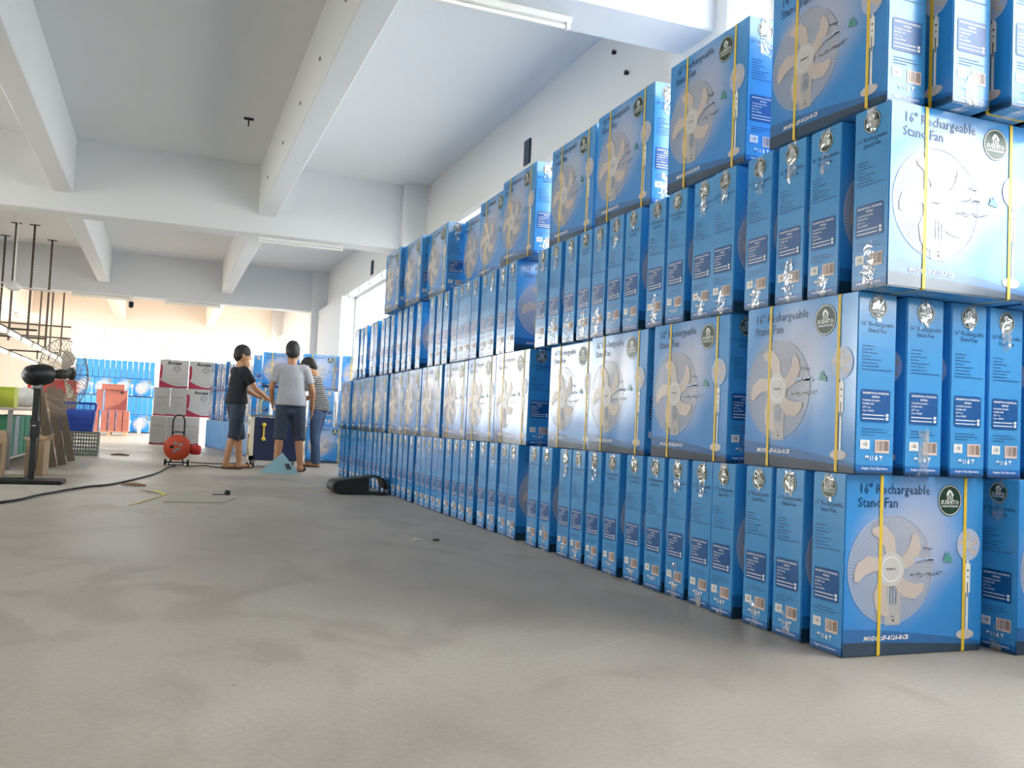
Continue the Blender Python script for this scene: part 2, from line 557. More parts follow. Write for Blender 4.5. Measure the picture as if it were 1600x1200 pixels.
def concrete():
    m, n, l, b = node_mat('grey_concrete_floor')
    geo = n.new('ShaderNodeNewGeometry')
    def noise(sc, det, dist=0.0, stretch=None):
        t = n.new('ShaderNodeTexNoise'); t.inputs['Scale'].default_value = sc; t.inputs['Detail'].default_value = det
        t.inputs['Distortion'].default_value = dist
        if stretch:
            mp = n.new('ShaderNodeMapping'); mp.inputs['Scale'].default_value = stretch
            l.new(geo.outputs['Position'], mp.inputs[0]); l.new(mp.outputs[0], t.inputs['Vector'])
        else: l.new(geo.outputs['Position'], t.inputs['Vector'])
        return t.outputs['Fac']
    a = smooth01(n, l, noise(.55, 6, .6), .3, .72)
    c = mixc(n, l, a, lin('#a3998c'), lin('#bdb5a8'))
    d = smooth01(n, l, noise(1.7, 9, 1.6, (1, .6, 1)), .46, .66)
    c = mixc(n, l, math_node(n, l, 'MULTIPLY', d, .6), c, lin('#9c9184'))
    e = smooth01(n, l, noise(60, 3), .3, .7)
    c = mixc(n, l, math_node(n, l, 'MULTIPLY', e, .16), c, lin('#6f6a62'))
    # fine pale scratches
    wv = n.new('ShaderNodeTexVoronoi'); wv.feature = 'DISTANCE_TO_EDGE'; wv.inputs['Scale'].default_value = 1.1
    mp = n.new('ShaderNodeMapping'); mp.inputs['Scale'].default_value = (1.6, .5, 1); mp.inputs['Rotation'].default_value = (0, 0, .5)
    l.new(geo.outputs['Position'], mp.inputs[0]); l.new(mp.outputs[0], wv.inputs['Vector'])
    s = math_node(n, l, 'SUBTRACT', 1.0, smooth01(n, l, wv.outputs['Distance'], .0, .004))
    s = math_node(n, l, 'MULTIPLY', s, smooth01(n, l, noise(1.3, 2), .5, .62))
    c = mixc(n, l, math_node(n, l, 'MULTIPLY', s, .3), c, lin('#c6c1b5'))
    # scattered dark specks
    vo = n.new('ShaderNodeTexVoronoi'); vo.inputs['Scale'].default_value = 3.2; l.new(geo.outputs['Position'], vo.inputs['Vector'])
    sp = math_node(n, l, 'SUBTRACT', 1.0, smooth01(n, l, vo.outputs['Distance'], .012, .03))
    c = mixc(n, l, math_node(n, l, 'MULTIPLY', sp, .6), c, lin('#58514a'))
    l.new(c, b.inputs['Base Color'])
    rg = n.new('ShaderNodeMapRange'); l.new(a, rg.inputs['Value']); rg.inputs['To Min'].default_value = .42; rg.inputs['To Max'].default_value = .6
    l.new(rg.outputs[0], b.inputs['Roughness'])
    bp = n.new('ShaderNodeBump'); bp.inputs['Strength'].default_value = .12; bp.inputs['Distance'].default_value = .004
    l.new(noise(26, 5), bp.inputs['Height']); l.new(bp.outputs[0], b.inputs['Normal'])
    return m


M['floor'] = concrete()

# ------------------------------------------------------------------ the building
XR, XL, Y0, Y1, ZC = 1.40, -9.0, -9.0, 34.0, 4.26      # right wall, left wall, back wall, far wall, ceiling
ZB, ZS = 3.29, 3.54                                    # underside of the main beams, of the secondary beams
struct(MB().b2((XL - .3, Y0 - .3, -.2), (XR + .3, Y1 + .3, 0)).build('floor', M['floor']), 'grey concrete floor with scuffs and stains')
struct(MB().b2((XL - .3, Y0 - .3, ZC), (XR + .3, 20.0, ZC + .2)).build('ceiling', M['paint']), 'white painted concrete ceiling slab')
struct(MB().b2((XL - .3, 20.0, ZC), (XR + .3, Y1 + .3, ZC + .2)).build('ceiling_far', M['creamceil']), 'far bay ceiling slab with warm light put into its colour')
struct(MB().b2((-90, -90, -.6), (90, 110, -.4)).build('ground', mat('added_outside_ground', '#b0ada6', .9)), 'unseen ground outside the windows, added to shape the ceiling light')  # unseen ground plane, added to cut upward light on the ceiling
MAIN = [(-5.7, -5.28), (2.48, 2.90), (10.78, 11.2), (19.65, 20.07), (28.4, 28.8)]
for k, (a, b_) in enumerate(MAIN):
    struct(MB().b2((XL, a, ZB), (XR, b_, ZC + .02), 0, .012).build('trim_%d' % (k + 1), M['creamceil' if k == 4 else 'paint']), 'deep white concrete main beam across the hall')
SEC = [(-1.02, -.78), (-3.63, -3.385), (-6.25, -6.0)]
k = 6
edges = [Y0] + [e for p in MAIN for e in p] + [Y1]
for i in range(0, len(edges), 2):
    for (a, b_) in SEC:
        struct(MB().b2((a, edges[i], ZS), (b_, edges[i + 1], ZC + .02), 0, .01).build('trim_%d' % k, M['creamceil' if i >= 8 else 'paint']), 'white secondary ceiling beam along the hall'); k += 1


def window(idx, a, b_, along, fixed, z0, z1, nm, frame=.05, rail=None, gl='glass'):
    """window filling the opening a..b_ along 'x' or 'y' at the fixed coordinate; frame, mullions and panes are its parts"""
    root = struct(empty('window_%d' % idx, ((fixed, (a + b_) / 2, z0) if along == 'y' else ((a + b_) / 2, fixed, z0))), 'aluminium framed window glowing with daylight')
    L = b_ - a; Hh = z1 - z0; half = L / 2

    def bar(t0, t1, q0, q1, d=.05):
        if along == 'y': return ((-d / 2, t0, q0), (d / 2, t1, q1))
        return ((t0, -d / 2, q0), (t1, d / 2, q1))
    fr = MB()
    for r_ in ((-half, half, 0, frame), (-half, half, Hh - frame, Hh), (-half, -half + frame, 0, Hh), (half - frame, half, 0, Hh)):
        fr.b2(*bar(*r_))
    fr.build('window_frame', M['alu'], root)
    step = L / nm
    for i in range(1, nm):
        MB().b2(*bar(-half + i * step - .025, -half + i * step + .025, frame, Hh - frame)).build('mullion', M['alu'], root)
    pz = None
    for i in range(nm):
        t0 = -half + i * step; t1 = t0 + step
        pane = MB().b2(*bar(t0 + .03, t1 - .03, frame, Hh - frame, .006))
        pane.build('pane', M[gl], root)
    if rail:
        MB().b2(*bar(-half, half, rail - .02, rail + .02, .06)).build('transom', M['alu'], root)
    return root


def wall_with_openings(name, along, fixed, thick, a, b_, opens, m, label):
    """opens: list of (t0,t1,z0,z1)"""
    mb = MB()
    def seg(t0, t1, z0, z1):
        if t1 - t0 < 1e-4 or z1 - z0 < 1e-4: return
        if along == 'y': mb.b2((fixed, t0, z0), (fixed + thick, t1, z1))
        else: mb.b2((t0, fixed, z0), (t1, fixed + thick, z1))
    cur = a
    for (t0, t1, z0, z1) in sorted(opens):
        seg(cur, t0, 0, ZC); seg(t0, t1, 0, z0); seg(t0, t1, z1, ZC); cur = t1
    seg(cur, b_, 0, ZC)
    return struct(mb.build(name, m), label)


SILL = 1.2
RW = [(-8.4, -5.95), (-3.4, 2.2), (3.2, 10.45), (11.55, 16.4), (20.4, 28.1), (29.1, 33.6)]
SILLS = [1.4, 1.4, 1.2, 1.2, 1.2, 1.2]
TOPS = [ZB, 3.92, ZB, ZB, ZB, ZB]
wall_with_openings('wall_right', 'y', XR, .25, Y0 - .25, Y1 + .25, [(a, b_, SILLS[i], TOPS[i]) for i, (a, b_) in enumerate(RW)], M['wallpaint'], 'white wall with long window band behind the cartons')
for i, (a, b_) in enumerate(RW):
    window(i + 1, a, b_, 'y', XR + .12, SILLS[i], TOPS[i], max(2, round((b_ - a) / 1.2)), rail=.9, gl='glass' if i in (4, 5) else ('slightdim' if i == 1 else 'tinted'))
    # ledge over the window
    struct(MB().b2((XR - .15, a - .05, TOPS[i]), (XR + .01, b_ + .05, TOPS[i] + .07), 0, .008).build('trim_%d' % (40 + i), M['wallpaint']), 'white concrete ledge over the window band')
for k2, (yc, w) in enumerate(((-5.49, .75), (2.69, .7), (10.99, .7), (19.86, .8), (28.6, .7))):
    struct(MB().b2((XR - .36, yc - w / 2, 0), (XR + .02, yc + w / 2, ZC + .01), 0, .01).build('trim_%d' % (50 + k2), M['wallpaint']), 'square white concrete column against the window wall')
# wall pier beyond the nearer window
struct(MB().b2((XR - .2, 16.4, 0), (XR + .02, 19.5, ZB + .01)).build('trim_60', M['wallpaint']), 'white pier between window and column')
FWIN = [(-5.4, -2.1, 2.2), (-2.0, 1.25, .9)]
wall_with_openings('wall_back', 'x', Y1, .25, XL - .25, XR + .25, [(a, b_, zs, 4.15) for a, b_, zs in FWIN], M['cream'], 'end wall with tall bright windows, warm light put into its colour')
for i, (a, b_, zs) in enumerate(FWIN):
    window(7 + i, a, b_, 'x', Y1 + .12, zs, 4.15, 3)
BWIN = [(-7.5, -5.5)]
wall_with_openings('wall_front', 'x', Y0 - .25, .25, XL - .25, XR + .25, [(a, b_, 1.0, 3.2) for a, b_ in BWIN], M['wallpaint'], 'white end wall with windows behind the photographer')
for i, (a, b_) in enumerate(BWIN):
    window(10 + i, a, b_, 'x', Y0 - .12, 1.0, 3.2, 3)
ADDED_LWIN = [(5.0, 10.5, 1.0, 3.2), (20.6, 29.0, .5, 3.95)]  # unseen windows, added to light the aisle side and brighten the far bay
wall_with_openings('wall_left', 'y', XL - .25, .25, Y0 - .25, Y1 + .25, ADDED_LWIN, M['cream'], 'side wall with added windows, warm light put into its colour')
for i, (a, b_, za, zb) in enumerate(ADDED_LWIN):
    window(13 + i, a, b_, 'y', XL - .12, za, zb, 6)

# ------------------------------------------------------------------ fan cartons
def round_logo(P, cx, cz, r, layer=1, fine=True):
    P.disc(cx, cz, r, r, GREEN, layer)
    P.ring(cx, cz, r * .90, r * .945, WHITE, layer + 1, 32)
    # little house with a figure in it
    k = r / .055; hz = cz + .006 * k
    P.poly([(cx - .012 * k, hz), (cx - .007 * k, hz), (cx - .009 * k, hz + .014 * k), (cx - .014 * k, hz + .014 * k)], WHITE, layer + 1)
    P.poly([(cx + .007 * k, hz), (cx + .012 * k, hz), (cx + .014 * k, hz + .014 * k), (cx + .009 * k, hz + .014 * k)], WHITE, layer + 1)
    P.poly([(cx - .018 * k, hz + .012 * k), (cx + .018 * k, hz + .012 * k), (cx + .004 * k, hz + .029 * k), (cx - .006 * k, hz + .031 * k), (cx - .012 * k, hz + .024 * k)], WHITE, layer + 1)
    P.disc(cx, hz + .016 * k, .0045 * k, .0045 * k, GREEN, layer + 2, 10)
    P.rect(cx - .0028 * k, hz, cx + .0028 * k, hz + .011 * k, WHITE, layer + 2)
    P.rect(cx - .016 * k, hz - .0035 * k, cx + .016 * k, hz - .002 * k, WHITE, layer + 1)
    P.text('SUSHITO', cx, cz - .0135 * k, .0205 * k, WHITE, layer + 1, align='CENTER', bold=.02)
    P.text('HOME APPLIANCES', cx, cz - .0235 * k, .0088 * k, WHITE, layer + 1, align='CENTER', bold=.03)


def fan_picture(P, cx, cz, r, hub, layer, rays=96, blade_len=.86, turn=0.0):
    y = P.y
    for k in range(rays):
        a = 2 * math.pi * k / rays
        c, s = math.cos(a), math.sin(a); w = r * .0045
        P.poly([(cx + hub * 1.5 * c - w * s, cz + hub * 1.5 * s + w * c), (cx + hub * 1.5 * c + w * s, cz + hub * 1.5 * s - w * c),
                (cx + r * c + w * s, cz + r * s - w * c), (cx + r * c - w * s, cz + r * s + w * c)], PALE, layer)
    P.ring(cx, cz, r * .985, r * 1.0, PALE, layer, 56)
    for k in range(5):
        a0 = R(72 * k + turn)
        pts = []
        for (t, off) in ((.16, -.30), (.36, -.34), (.60, -.26), (.80, -.10), (blade_len, .05), (blade_len + .01, .16), (.80, .22), (.62, .17), (.42, .16), (.18, .30)):
            a = a0 + off * 1.35 + t * .35
            pts.append((cx + r * t * math.cos(a), cz + r * t * math.sin(a)))
        P.poly(pts, TAN, layer + 1)
    P.disc(cx, cz, hub * 1.35, hub * 1.35, HUB, layer + 2)
    P.ring(cx, cz, hub * .93, hub, WHITE, layer + 3, 32)


def front_print_mesh():
    out = []
    P = Print(-CT / 2 - .0012)
    L = -CW / 2
    P.text('16" Rechargeable', L + .052, .535, .047, TXT, 1, bold=.004, sx=.93)
    P.text('Stand Fan', L + .050, .490, .047, TXT, 1, bold=.004, sx=.93)
    out.append(('title_print', P)); P = Print(P.y)
    P.text('MODEL:SF-8126-RCB', L + .085, .052, .021, WHITE, 2, bold=.025, shear=.25)
    out.append(('model_print', P)); P = Print(P.y)
    round_logo(P, L + .74 * CW, .517, .054)
    out.append(('logo_print', P)); P = Print(P.y)
    cx, cz, r = -.1075, .285, .181
    P.rect(cx - .020, .10, cx + .044, cz, POLE, 1)          # neck and column
    P.rect(cx - .004, .165, cx + .027, cz - .05, GREY, 2)
    for k in range(7): P.rect(cx - .003 + k * .0042, .17, cx - .001 + k * .0042, cz - .055, BLACK, 3) if k % 3 == 0 else None
    P.rect(cx + .009, .112, cx + .016, .119, BLACK, 3)
    P.rect(cx + .004, .127, cx + .018, .129, BLACK, 3)
    fan_picture(P, cx, cz, r, .042, 3, turn=20)
    P.text('SUSHITO', cx, cz - .003, .010, BLACK, 8, align='CENTER', bold=.02)
    # lake scene: dark reeds, a tree
    rnd = random.Random(3)
    for k in range(26):
        x = -.03 + rnd.random() * .14; z = .255 + rnd.random() * .012 + (x + .03) * .05
        P.poly([(x, z), (x + .008 + rnd.random() * .008, z + .0008), (x + .010, z + .0034), (x + .002, z + .002)], REED, 7)
    for k in range(9):
        x = .02 + rnd.random() * .05; z = .352 - (x - .02) * .12 + rnd.random() * .006
        P.poly([(x, z), (x + .008, z - .0008), (x + .009, z + .002), (x + .0015, z + .0028)], REED, 7)
    for k in range(6):
        P.rect(-.01 + k * .012, .295 + rnd.random() * .03, .03 + k * .012, .2956 + rnd.random() * .0305, PALE, 7)
    P.poly([(.118, .31), (.160, .305), (.156, .328), (.148, .322), (.142, .345), (.136, .327), (.128, .341), (.124, .322)], TREE, 7)
    out.append(('fan_print', P)); P = Print(P.y)
    # the whole fan, small, at the far end of the face
    sx, sz = L + .885 * CW, .365
    P.rect(sx - .006, .07, sx + .004, sz, WHITE, 1)
    P.rect(sx - .011, .20, sx + .011, .30, WHITE, 2)
    P.disc(sx, .276, .004, .004, BLACK, 3, 10); P.disc(sx, .254, .003, .003, BLACK, 3, 10); P.rect(sx - .003, .185, sx + .001, .235, BLACK, 3)
    P.disc(sx, sz, .053, .055, PALE, 3)
    fan_picture(P, sx, sz, .052, .010, 4, rays=36, turn=8)
    P.disc(sx - .008, .058, .040, .017, TAN, 1); P.disc(sx - .008, .061, .036, .014, HUB, 2)
    out.append(('small_fan_print', P))
    return [(nm, p.mb.mesh(nm, INKS)) for nm, p in out]


def side_print_mesh():
    out = []
    P = Print(-CW / 2 - .0012)
    L = -CT / 2
    X = lambda s: L + s * CT
    V = lambda v: v * CH
    round_logo(P, X(.5), V(.918), .0375)
    out.append(('logo_print', P)); P = Print(P.y)
    P.text('16" Rechargeable', X(.5), V(.815), .0215, TXT, 1, align='CENTER', sx=.92)
    P.text('Stand Fan', X(.5), V(.78), .0215, TXT, 1, align='CENTER', sx=.92)
    out.append(('title_print', P)); P = Print(P.y)
    rnd = random.Random(5)
    z = .70
    for w in (.30, .27, .42, .22, .50, .40, .44, .78):
        x = .12
        while x < .12 + w:
            q = min(.12 + w, x + .04 + rnd.random() * .09)
            P.rect(X(x), V(z), X(q), V(z + .006), TXT2, 1); x = q + .015
        z -= .0185
    out.append(('text_print', P)); P = Print(P.y)
    P.rrect(X(.11), V(.285), X(.87), V(.465), .009, PANEL, 1)
    P.text('DESCRIPTION & TECHNICAL', X(.15), V(.440), .0085, WHITE, 2, bold=.03)
    P.text('DETAILS', X(.49), V(.420), .0085, WHITE, 2, align='CENTER', bold=.03)
    for t, v in (('VOLTAGE: 220-240V~', .400), ('POWER: 50W', .381), ('QTY: 1 pc', .362), ('Color: WHITE', .343)):
        P.text(t, X(.15), V(v), .0078, WHITE, 2, bold=.02)
    for v in (.322, .302):
        P.rect(X(.15), V(v), X(.72), V(v + .005), WHITE, 2)
        P.rect(X(.76), V(v - .003), X(.83), V(v + .012), WHITE, 2)
    out.append(('specification_panel', P)); P = Print(P.y)
    for v, w in ((.245, .55), (.229, .66), (.213, .35)):
        P.rect(X(.15), V(v), X(.15 + w), V(v + .0045), TXT2, 1)
    P.rect(X(.12), V(.137), X(.36), V(.187), WHITE, 1)
    P.ring(X(.24), V(.162), .0115, .0135, TAN, 2, 18); P.text('CE', X(.24), V(.155), .014, BLACK, 2, align='CENTER', bold=.03)
    out.append(('mark_print', P)); P = Print(P.y)
    P.rect(X(.50), V(.118), X(.87), V(.190), BAR, 1)
    x = .53
    while x < .83:
        w = rnd.choice((.008, .008, .014, .02)); P.rect(X(x), V(.130), X(x + w), V(.184), BLACK if rnd.random() < .7 else TAN, 2); x += w + rnd.choice((.01, .016))
    out.append(('barcode_print', P)); P = Print(P.y)
    for k, s in enumerate((.30, .42, .54, .66)):                # care icons: umbrella, arrows, drop, glass
        cx, cz = X(s), V(.090)
        if k == 0: P.poly([(cx - .008, cz), (cx + .008, cz), (cx + .005, cz + .007), (cx - .005, cz + .007)], WHITE, 1); P.rect(cx - .001, cz - .009, cx + .001, cz, BLACK, 1)
        if k == 1: P.rect(cx - .006, cz - .008, cx - .003, cz + .007, WHITE, 1); P.rect(cx + .003, cz - .008, cx + .006, cz + .007, WHITE, 1)
        if k == 2: P.disc(cx, cz - .002, .006, .007, WHITE, 1, 12); P.poly([(cx - .004, cz + .002), (cx + .004, cz + .002), (cx, cz + .011)], WHITE, 1)
        if k == 3: P.poly([(cx - .001, cz - .002), (cx + .001, cz - .002), (cx + .008, cz + .008), (cx - .008, cz + .008)], WHITE, 1); P.rect(cx - .001, cz - .009, cx + .001, cz - .002, WHITE, 1)
    out.append(('handling_print', P)); P = Print(P.y)
    P.text('Imagine, Feel, Experience', X(.5), V(.0275), .0105, WHITE, 1, align='CENTER', bold=.015, shear=.15)
    out.append(('slogan_print', P))
    return [(nm, p.mb.mesh(nm, INKS)) for nm, p in out]


def carton_mesh():
    bm = bmesh.new()
    bmesh.ops.create_cube(bm, size=1.0, matrix=Matrix.Translation((0, 0, CH / 2)) @ Matrix.Diagonal((CW, CT, CH, 1)))
    bmesh.ops.bevel(bm, geom=bm.edges[:], offset=.0035, segments=2, affect='EDGES')
    me = bpy.data.meshes.new('fan_carton')
    for p in bm.faces:
        a = p.normal
        p.material_index = 0 if abs(a.y) > .75 else (1 if abs(a.x) > .75 else 2)
        if 0 < abs(a.z) < .9 and abs(a.y) > .3: p.material_index = 0
    bm.to_mesh(me); bm.free()
    for m in (M['face'], M['side'], M['ctop']): me.materials.append(m)
    # seam of the top flaps
    return me


def strap_mesh():
    """closed loop of packing strap round the carton (front, top, back, bottom)"""
    w, t = .013, .0007
    y, z = CT / 2 + .0026, CH + .0009
    prof = [(-y, .004), (-y + .004, -.0002), (y - .004, -.0002), (y, .004), (y, z - .005), (y - .005, z), (-y + .005, z), (-y, z - .005)]
    inn = [(-y + t, .005), (-y + .005, t - .0002), (y - .005, t - .0002), (y - t, .005), (y - t, z - .006), (y - .006, z - t), (-y + .006, z - t), (-y + t, z - .006)]
    vs = []; n = len(prof)
    for x in (-w / 2, w / 2):
        vs += [(x, a, b) for a, b in prof] + [(x, a, b) for a, b in inn]
    fs = []
    for i in range(n):
        j = (i + 1) % n
        fs += [(i, j, 2 * n + j, 2 * n + i), (n + i, 3 * n + i, 3 * n + j, n + j), (i, n + i, n + j, j), (2 * n + i, 2 * n + j, 3 * n + j, 3 * n + i)]
    return MB().add(vs, fs).mesh('strap', M['strap'])


def tape_mesh(seed):
    """clear sealing tape over the top seam, its torn end running down the narrow side at +x"""
    rnd = random.Random(seed)
    x, z = CW / 2 + .0022, CH + .0006
    rows = [(x * .2, z), (x - .004, z), (x, z - .004)]
    drop = .06 + rnd.random() * .10
    for k in range(1, 6): rows.append((x + rnd.random() * .001, z - .004 - drop * k / 5))
    vs = []; w = .023
    for i, (a, b) in enumerate(rows):
        for j, q in enumerate((-1, -.5, 0, .5, 1)):
            zz = b
            if i == len(rows) - 1: zz += rnd.uniform(-.02, .02)
            vs.append((a, q * w, zz))
    fs = [(i * 5 + j, i * 5 + j + 1, (i + 1) * 5 + j + 1, (i + 1) * 5 + j) for i in range(len(rows) - 1) for j in range(4)]
    return MB().add(vs, fs, 0, True).mesh('tape', M['tape'])


ME_CARTON, ME_FRONT, ME_SIDE, ME_STRAP = carton_mesh(), front_print_mesh(), side_print_mesh(), strap_mesh()
ME_TAPE = [tape_mesh(k) for k in range(5)]
STRAP_X = (-CW / 2 + .245 * CW, -CW / 2 + .855 * CW)
_rc = random.Random(11)


def carton(x, y, z, ori, label, group, detail=2, tilt=0.0, yaw=0.0):
    """x,y: the corner nearest the camera side (min X, min Y); ori 'n': narrow side to the aisle (-X), large face to -Y;
    ori 'l': large face to the aisle, narrow side to -Y"""
    if ori == 'n': cx, cy, rz = x + CW / 2, y + CT / 2, 0.0
    else: cx, cy, rz = x + CT / 2, y + CW / 2, R(-90)
    o = obj('fan_carton', ME_CARTON, None, (cx, cy, z + .0006), (0, 0, rz + yaw))
    tag(o, label, 'carton', group)
    if detail >= 1:
        for nm, me in ME_FRONT: obj(nm, me, o)
    if detail >= 2:
        for nm, me in ME_SIDE: obj(nm, me, o, None, (0, 0, R(-90) if ori == 'n' else R(90)))
        for sx in STRAP_X: obj('strap', ME_STRAP, o, (sx, 0, 0))
        obj('tape', ME_TAPE[_rc.randrange(5)], o, None, (0, 0, R(180) if ori == 'n' else 0))
        if _rc.random() < .75: obj('tape', ME_TAPE[_rc.randrange(5)], o, (0, 0, CH), (R(180), 0, R(180) if ori == 'n' else 0))
    return o


PIT = .6
ROW1 = [-.01, .2, .38, .59, .77, .96, 1.14, 1.34, 1.55, 1.76, 1.97, 2.14, 2.40, 2.57, 2.92, 3.12, 3.31, 3.53, 3.76, 3.98, 4.17, 4.34, 4.54,
        4.71, 4.88, 5.06, 5.26, 5.48, 5.72, 5.93, 6.13, 6.34, 6.56, 6.76, 6.97, 7.19, 7.42, 7.62, 7.83, 8.05, 8.28, 8.52, 8.76, 9.0]
ROW3 = [-.17, .06, .24, .43, .65, .82, 1.03, 1.22, 1.44, 1.61, 1.82, 1.99, 2.19, 2.39, 2.59, 3.08, 3.28, 3.48, 3.66, 3.84, 4.01, 4.18, 4.35, 4.62,
        4.80, 5.02, 5.43, 5.72, 5.96, 6.16, 6.5, 6.68, 6.9, 7.2, 7.4, 7.75, 8.0, 8.2, 8.4]
ROW2 = [(-.05, 0), (.67, 0), (1.35, .01), (1.99, .05), (2.81, 0), (3.45, .01), (4.10, .02), (4.75, .01), (5.42, .02), (6.06, .03), (6.72, .02), (7.34, .01), (7.97, .02), (8.6, 0)]
ROW4 = [(-.15, 0), (.61, 0), (1.38, .01), (2.05, .03), (2.86, .01), (3.52, .07), (4.16, .15), (4.80, .02), (5.43, -.03), (6.06, -.07)]


def place_row(vals, ori, z, what, group, sz):
    last = -9; j = random.Random(int(z * 10) + 5)
    for i, v in enumerate(vals):
        y, dx = v if isinstance(v, tuple) else (v, j.uniform(-.008, .008))
        if y < last + .010: y = last + .010
        carton(dx, y, z, ori, what % ordinal(i + 1), group, 2, yaw=(0 if ori == 'l' else j.uniform(-.003, .003)))
        last = y + sz


place_row(ROW1, 'n', 0, '%s carton from the corner in the floor row of the blue wall, narrow side out', 'cartons in the floor row', CT)
place_row(ROW2, 'l', PIT, '%s carton from the corner in the second row up, large fan picture facing out', 'cartons in the second row', CW)
place_row(ROW3, 'n', 2 * PIT, '%s carton from the corner in the third row up, narrow side facing out', 'cartons in the third row', CT)
place_row(ROW4, 'l', 3 * PIT, '%s carton from the corner in the top row, large fan picture facing out', 'cartons in the top row', CW)
# deeper cartons at the near end of the wall of cartons
carton(.665, -.10, 0, 'n', 'floor carton behind the corner carton, half cut off by the frame edge', 'cartons at the near end')
for i, (x, y) in enumerate(((.205, -.05), (.40, -.05), (.585, -.04), (.775, -.05))):
    carton(x, y, PIT, 'l', '%s carton behind the corner carton of the second row, narrow end facing the camera' % ordinal(i + 1), 'cartons at the near end')
carton(.64, -.12, 2 * PIT, 'n', 'third row carton behind the bright corner carton, only a sliver showing', 'cartons at the near end')
for i, (x, y) in enumerate(((.185, -.235), (.375, -.29), (.56, -.31))):
    carton(x, y, 3 * PIT, 'l', '%s top row carton behind the corner, sticking out with a sunlit narrow end' % ordinal(i + 1), 'cartons at the near end')
# inner cartons that carry the rows above
for i, (y, dx) in enumerate(ROW2[1:]):
    for k, x in enumerate((.245, .43)):
        carton(x, y + .01, PIT, 'l', 'inner carton of the second row hidden behind the %s outer one, layer %s' % (ordinal(i + 2), ('two', 'three')[k]), 'inner cartons of the blue wall', 0)

# ------------------------------------------------------------------ second stack, behind the people
SLOPE = .115
YAW2 = .115
n = 0
for i in range(24):                                    # floor row, narrow sides to the aisle
    y = 14.2 + i * .192
    carton(-.70 - SLOPE * (y - 14.2), y, 0, 'n', '%s carton of the wrapped floor row in the stack behind the people' % ordinal(i + 1), 'wrapped floor row behind the people', 1, yaw=YAW2)
for lv, nm in ((1, 'middle'), (2, 'upper')):
    for i in range(7):
        y = 14.05 + i * .655
        carton(-.70 - SLOPE * (y - 14.0) + (.02 if i % 2 else 0), y, lv * PIT, 'l', '%s carton from the people in the %s level of the stack behind them' % (ordinal(i + 1), nm), 'stack behind the people', 2, yaw=.08)
for i, (x, y) in enumerate(((-.52, 13.25), (.10, 12.62), (.73, 12.62))):
    carton(x, y, 0, 'n', ('floor carton hidden behind the navy machine', 'floor carton beside the blue jeans, fan picture facing the camera', 'floor carton behind the far end of the blue wall')[i], 'front of the stack behind the people', 2)
for i, (x, y) in enumerate(((-.62, 13.2), (-.40, 13.2), (-.14, 13.0), (.12, 12.75), (.36, 12.72), (.60, 12.68), (.88, 12.68))):
    carton(x, y, PIT, 'l', '%s carton from the black shirt in the middle front row behind the people' % ordinal(i + 1), 'front of the stack behind the people', 2)
for i, (x, y) in enumerate(((-.60, 13.25), (.03, 13.02), (.66, 12.86))):
    carton(x, y, 2 * PIT, 'n', ('top carton left of the grey shirt head, large picture facing the camera', 'top carton above the striped shirt, large picture facing the camera', 'top carton of the rear stack half hidden by the blue wall')[i], 'front of the stack behind the people', 2)
tag(MB().box((0, 0, 0), (.085, .001, .075)).build('paper_note', M['paperwhite'], None, (-.045, 13.245, 1.735)), 'small white paper note stuck on a top carton', 'note')

# ------------------------------------------------------------------ far stack against the end of the hall
FY = 30.5
for i in range(14):
    carton(-4.88 + i * .1735, FY, 3 * PIT, 'l', '%s slim carton counted from the fan in the top row of the farthest stack' % ordinal(i + 1), 'top row of the farthest stack', 1)
for i in range(4):
    carton(-4.90 + i * .615, FY, 2 * PIT, 'n', '%s picture carton counted from the fan in the upper row of the farthest stack' % ordinal(i + 1), 'picture rows of the farthest stack', 1)
    carton(-4.90 + i * .615, FY + .42, 2 * PIT, 'n', 'hidden carton behind the %s upper picture carton of the farthest stack' % ordinal(i + 1), 'picture rows of the farthest stack', 0)
    carton(-4.90 + i * .615, FY, 0, 'n', '%s picture carton counted from the fan in the floor row of the farthest stack' % ordinal(i + 1), 'picture rows of the farthest stack', 1)
    carton(-4.90 + i * .615, FY + .42, 0, 'n', 'hidden carton behind the %s floor picture carton of the farthest stack' % ordinal(i + 1), 'picture rows of the farthest stack', 0)
for i in range(14):
    carton(-4.88 + i * .1735, FY, PIT, 'l', '%s slim carton counted from the fan in the second row of the farthest stack' % ordinal(i + 1), 'second row of the farthest stack', 1)

# ------------------------------------------------------------------ red cartons on a pallet
def red_mesh():
    me = ME_CARTON.copy(); me.name = 'red_carton'
    me.materials.clear()
    for m in (M['pinkfilm'], M['redfilm'], M['redfilm']): me.materials.append(m)
    return me


ME_RED = red_mesh()
_p = Print(-CT / 2 - .0012); _p.disc(.15, .53, .05, .04, BLACK, 1); _p.poly([(-.30, .02), (.30, .02), (.30, .42), (.12, .22)], GREY, 1)
M_RP = [I_TXT, I_PANEL, I_WHITE, I_GREEN, I_PALE, I_TAN, I_HUB, ink('print_dark_brown', '#4a2c2a'), I_TREE, I_POLE, I_BAR, I_TXT2, ink('print_brown_red', '#8e4a44')]
ME_REDP = _p.mb.mesh('picture_print', M_RP)
pal = empty('pallet', (-3.55, 26.75, 0))
for dx in (-.42, 0, .42): MB().box((dx, 0, .045), (.09, .8, .09)).build('pallet_block', M['pallet'], pal)
for dy in (-.36, -.18, 0, .18, .36): MB().box((0, dy, .1), (1.0, .1, .02)).build('pallet_board', M['pallet'], pal)
tag(pal, 'pale wooden pallet under the red cartons', 'pallet')


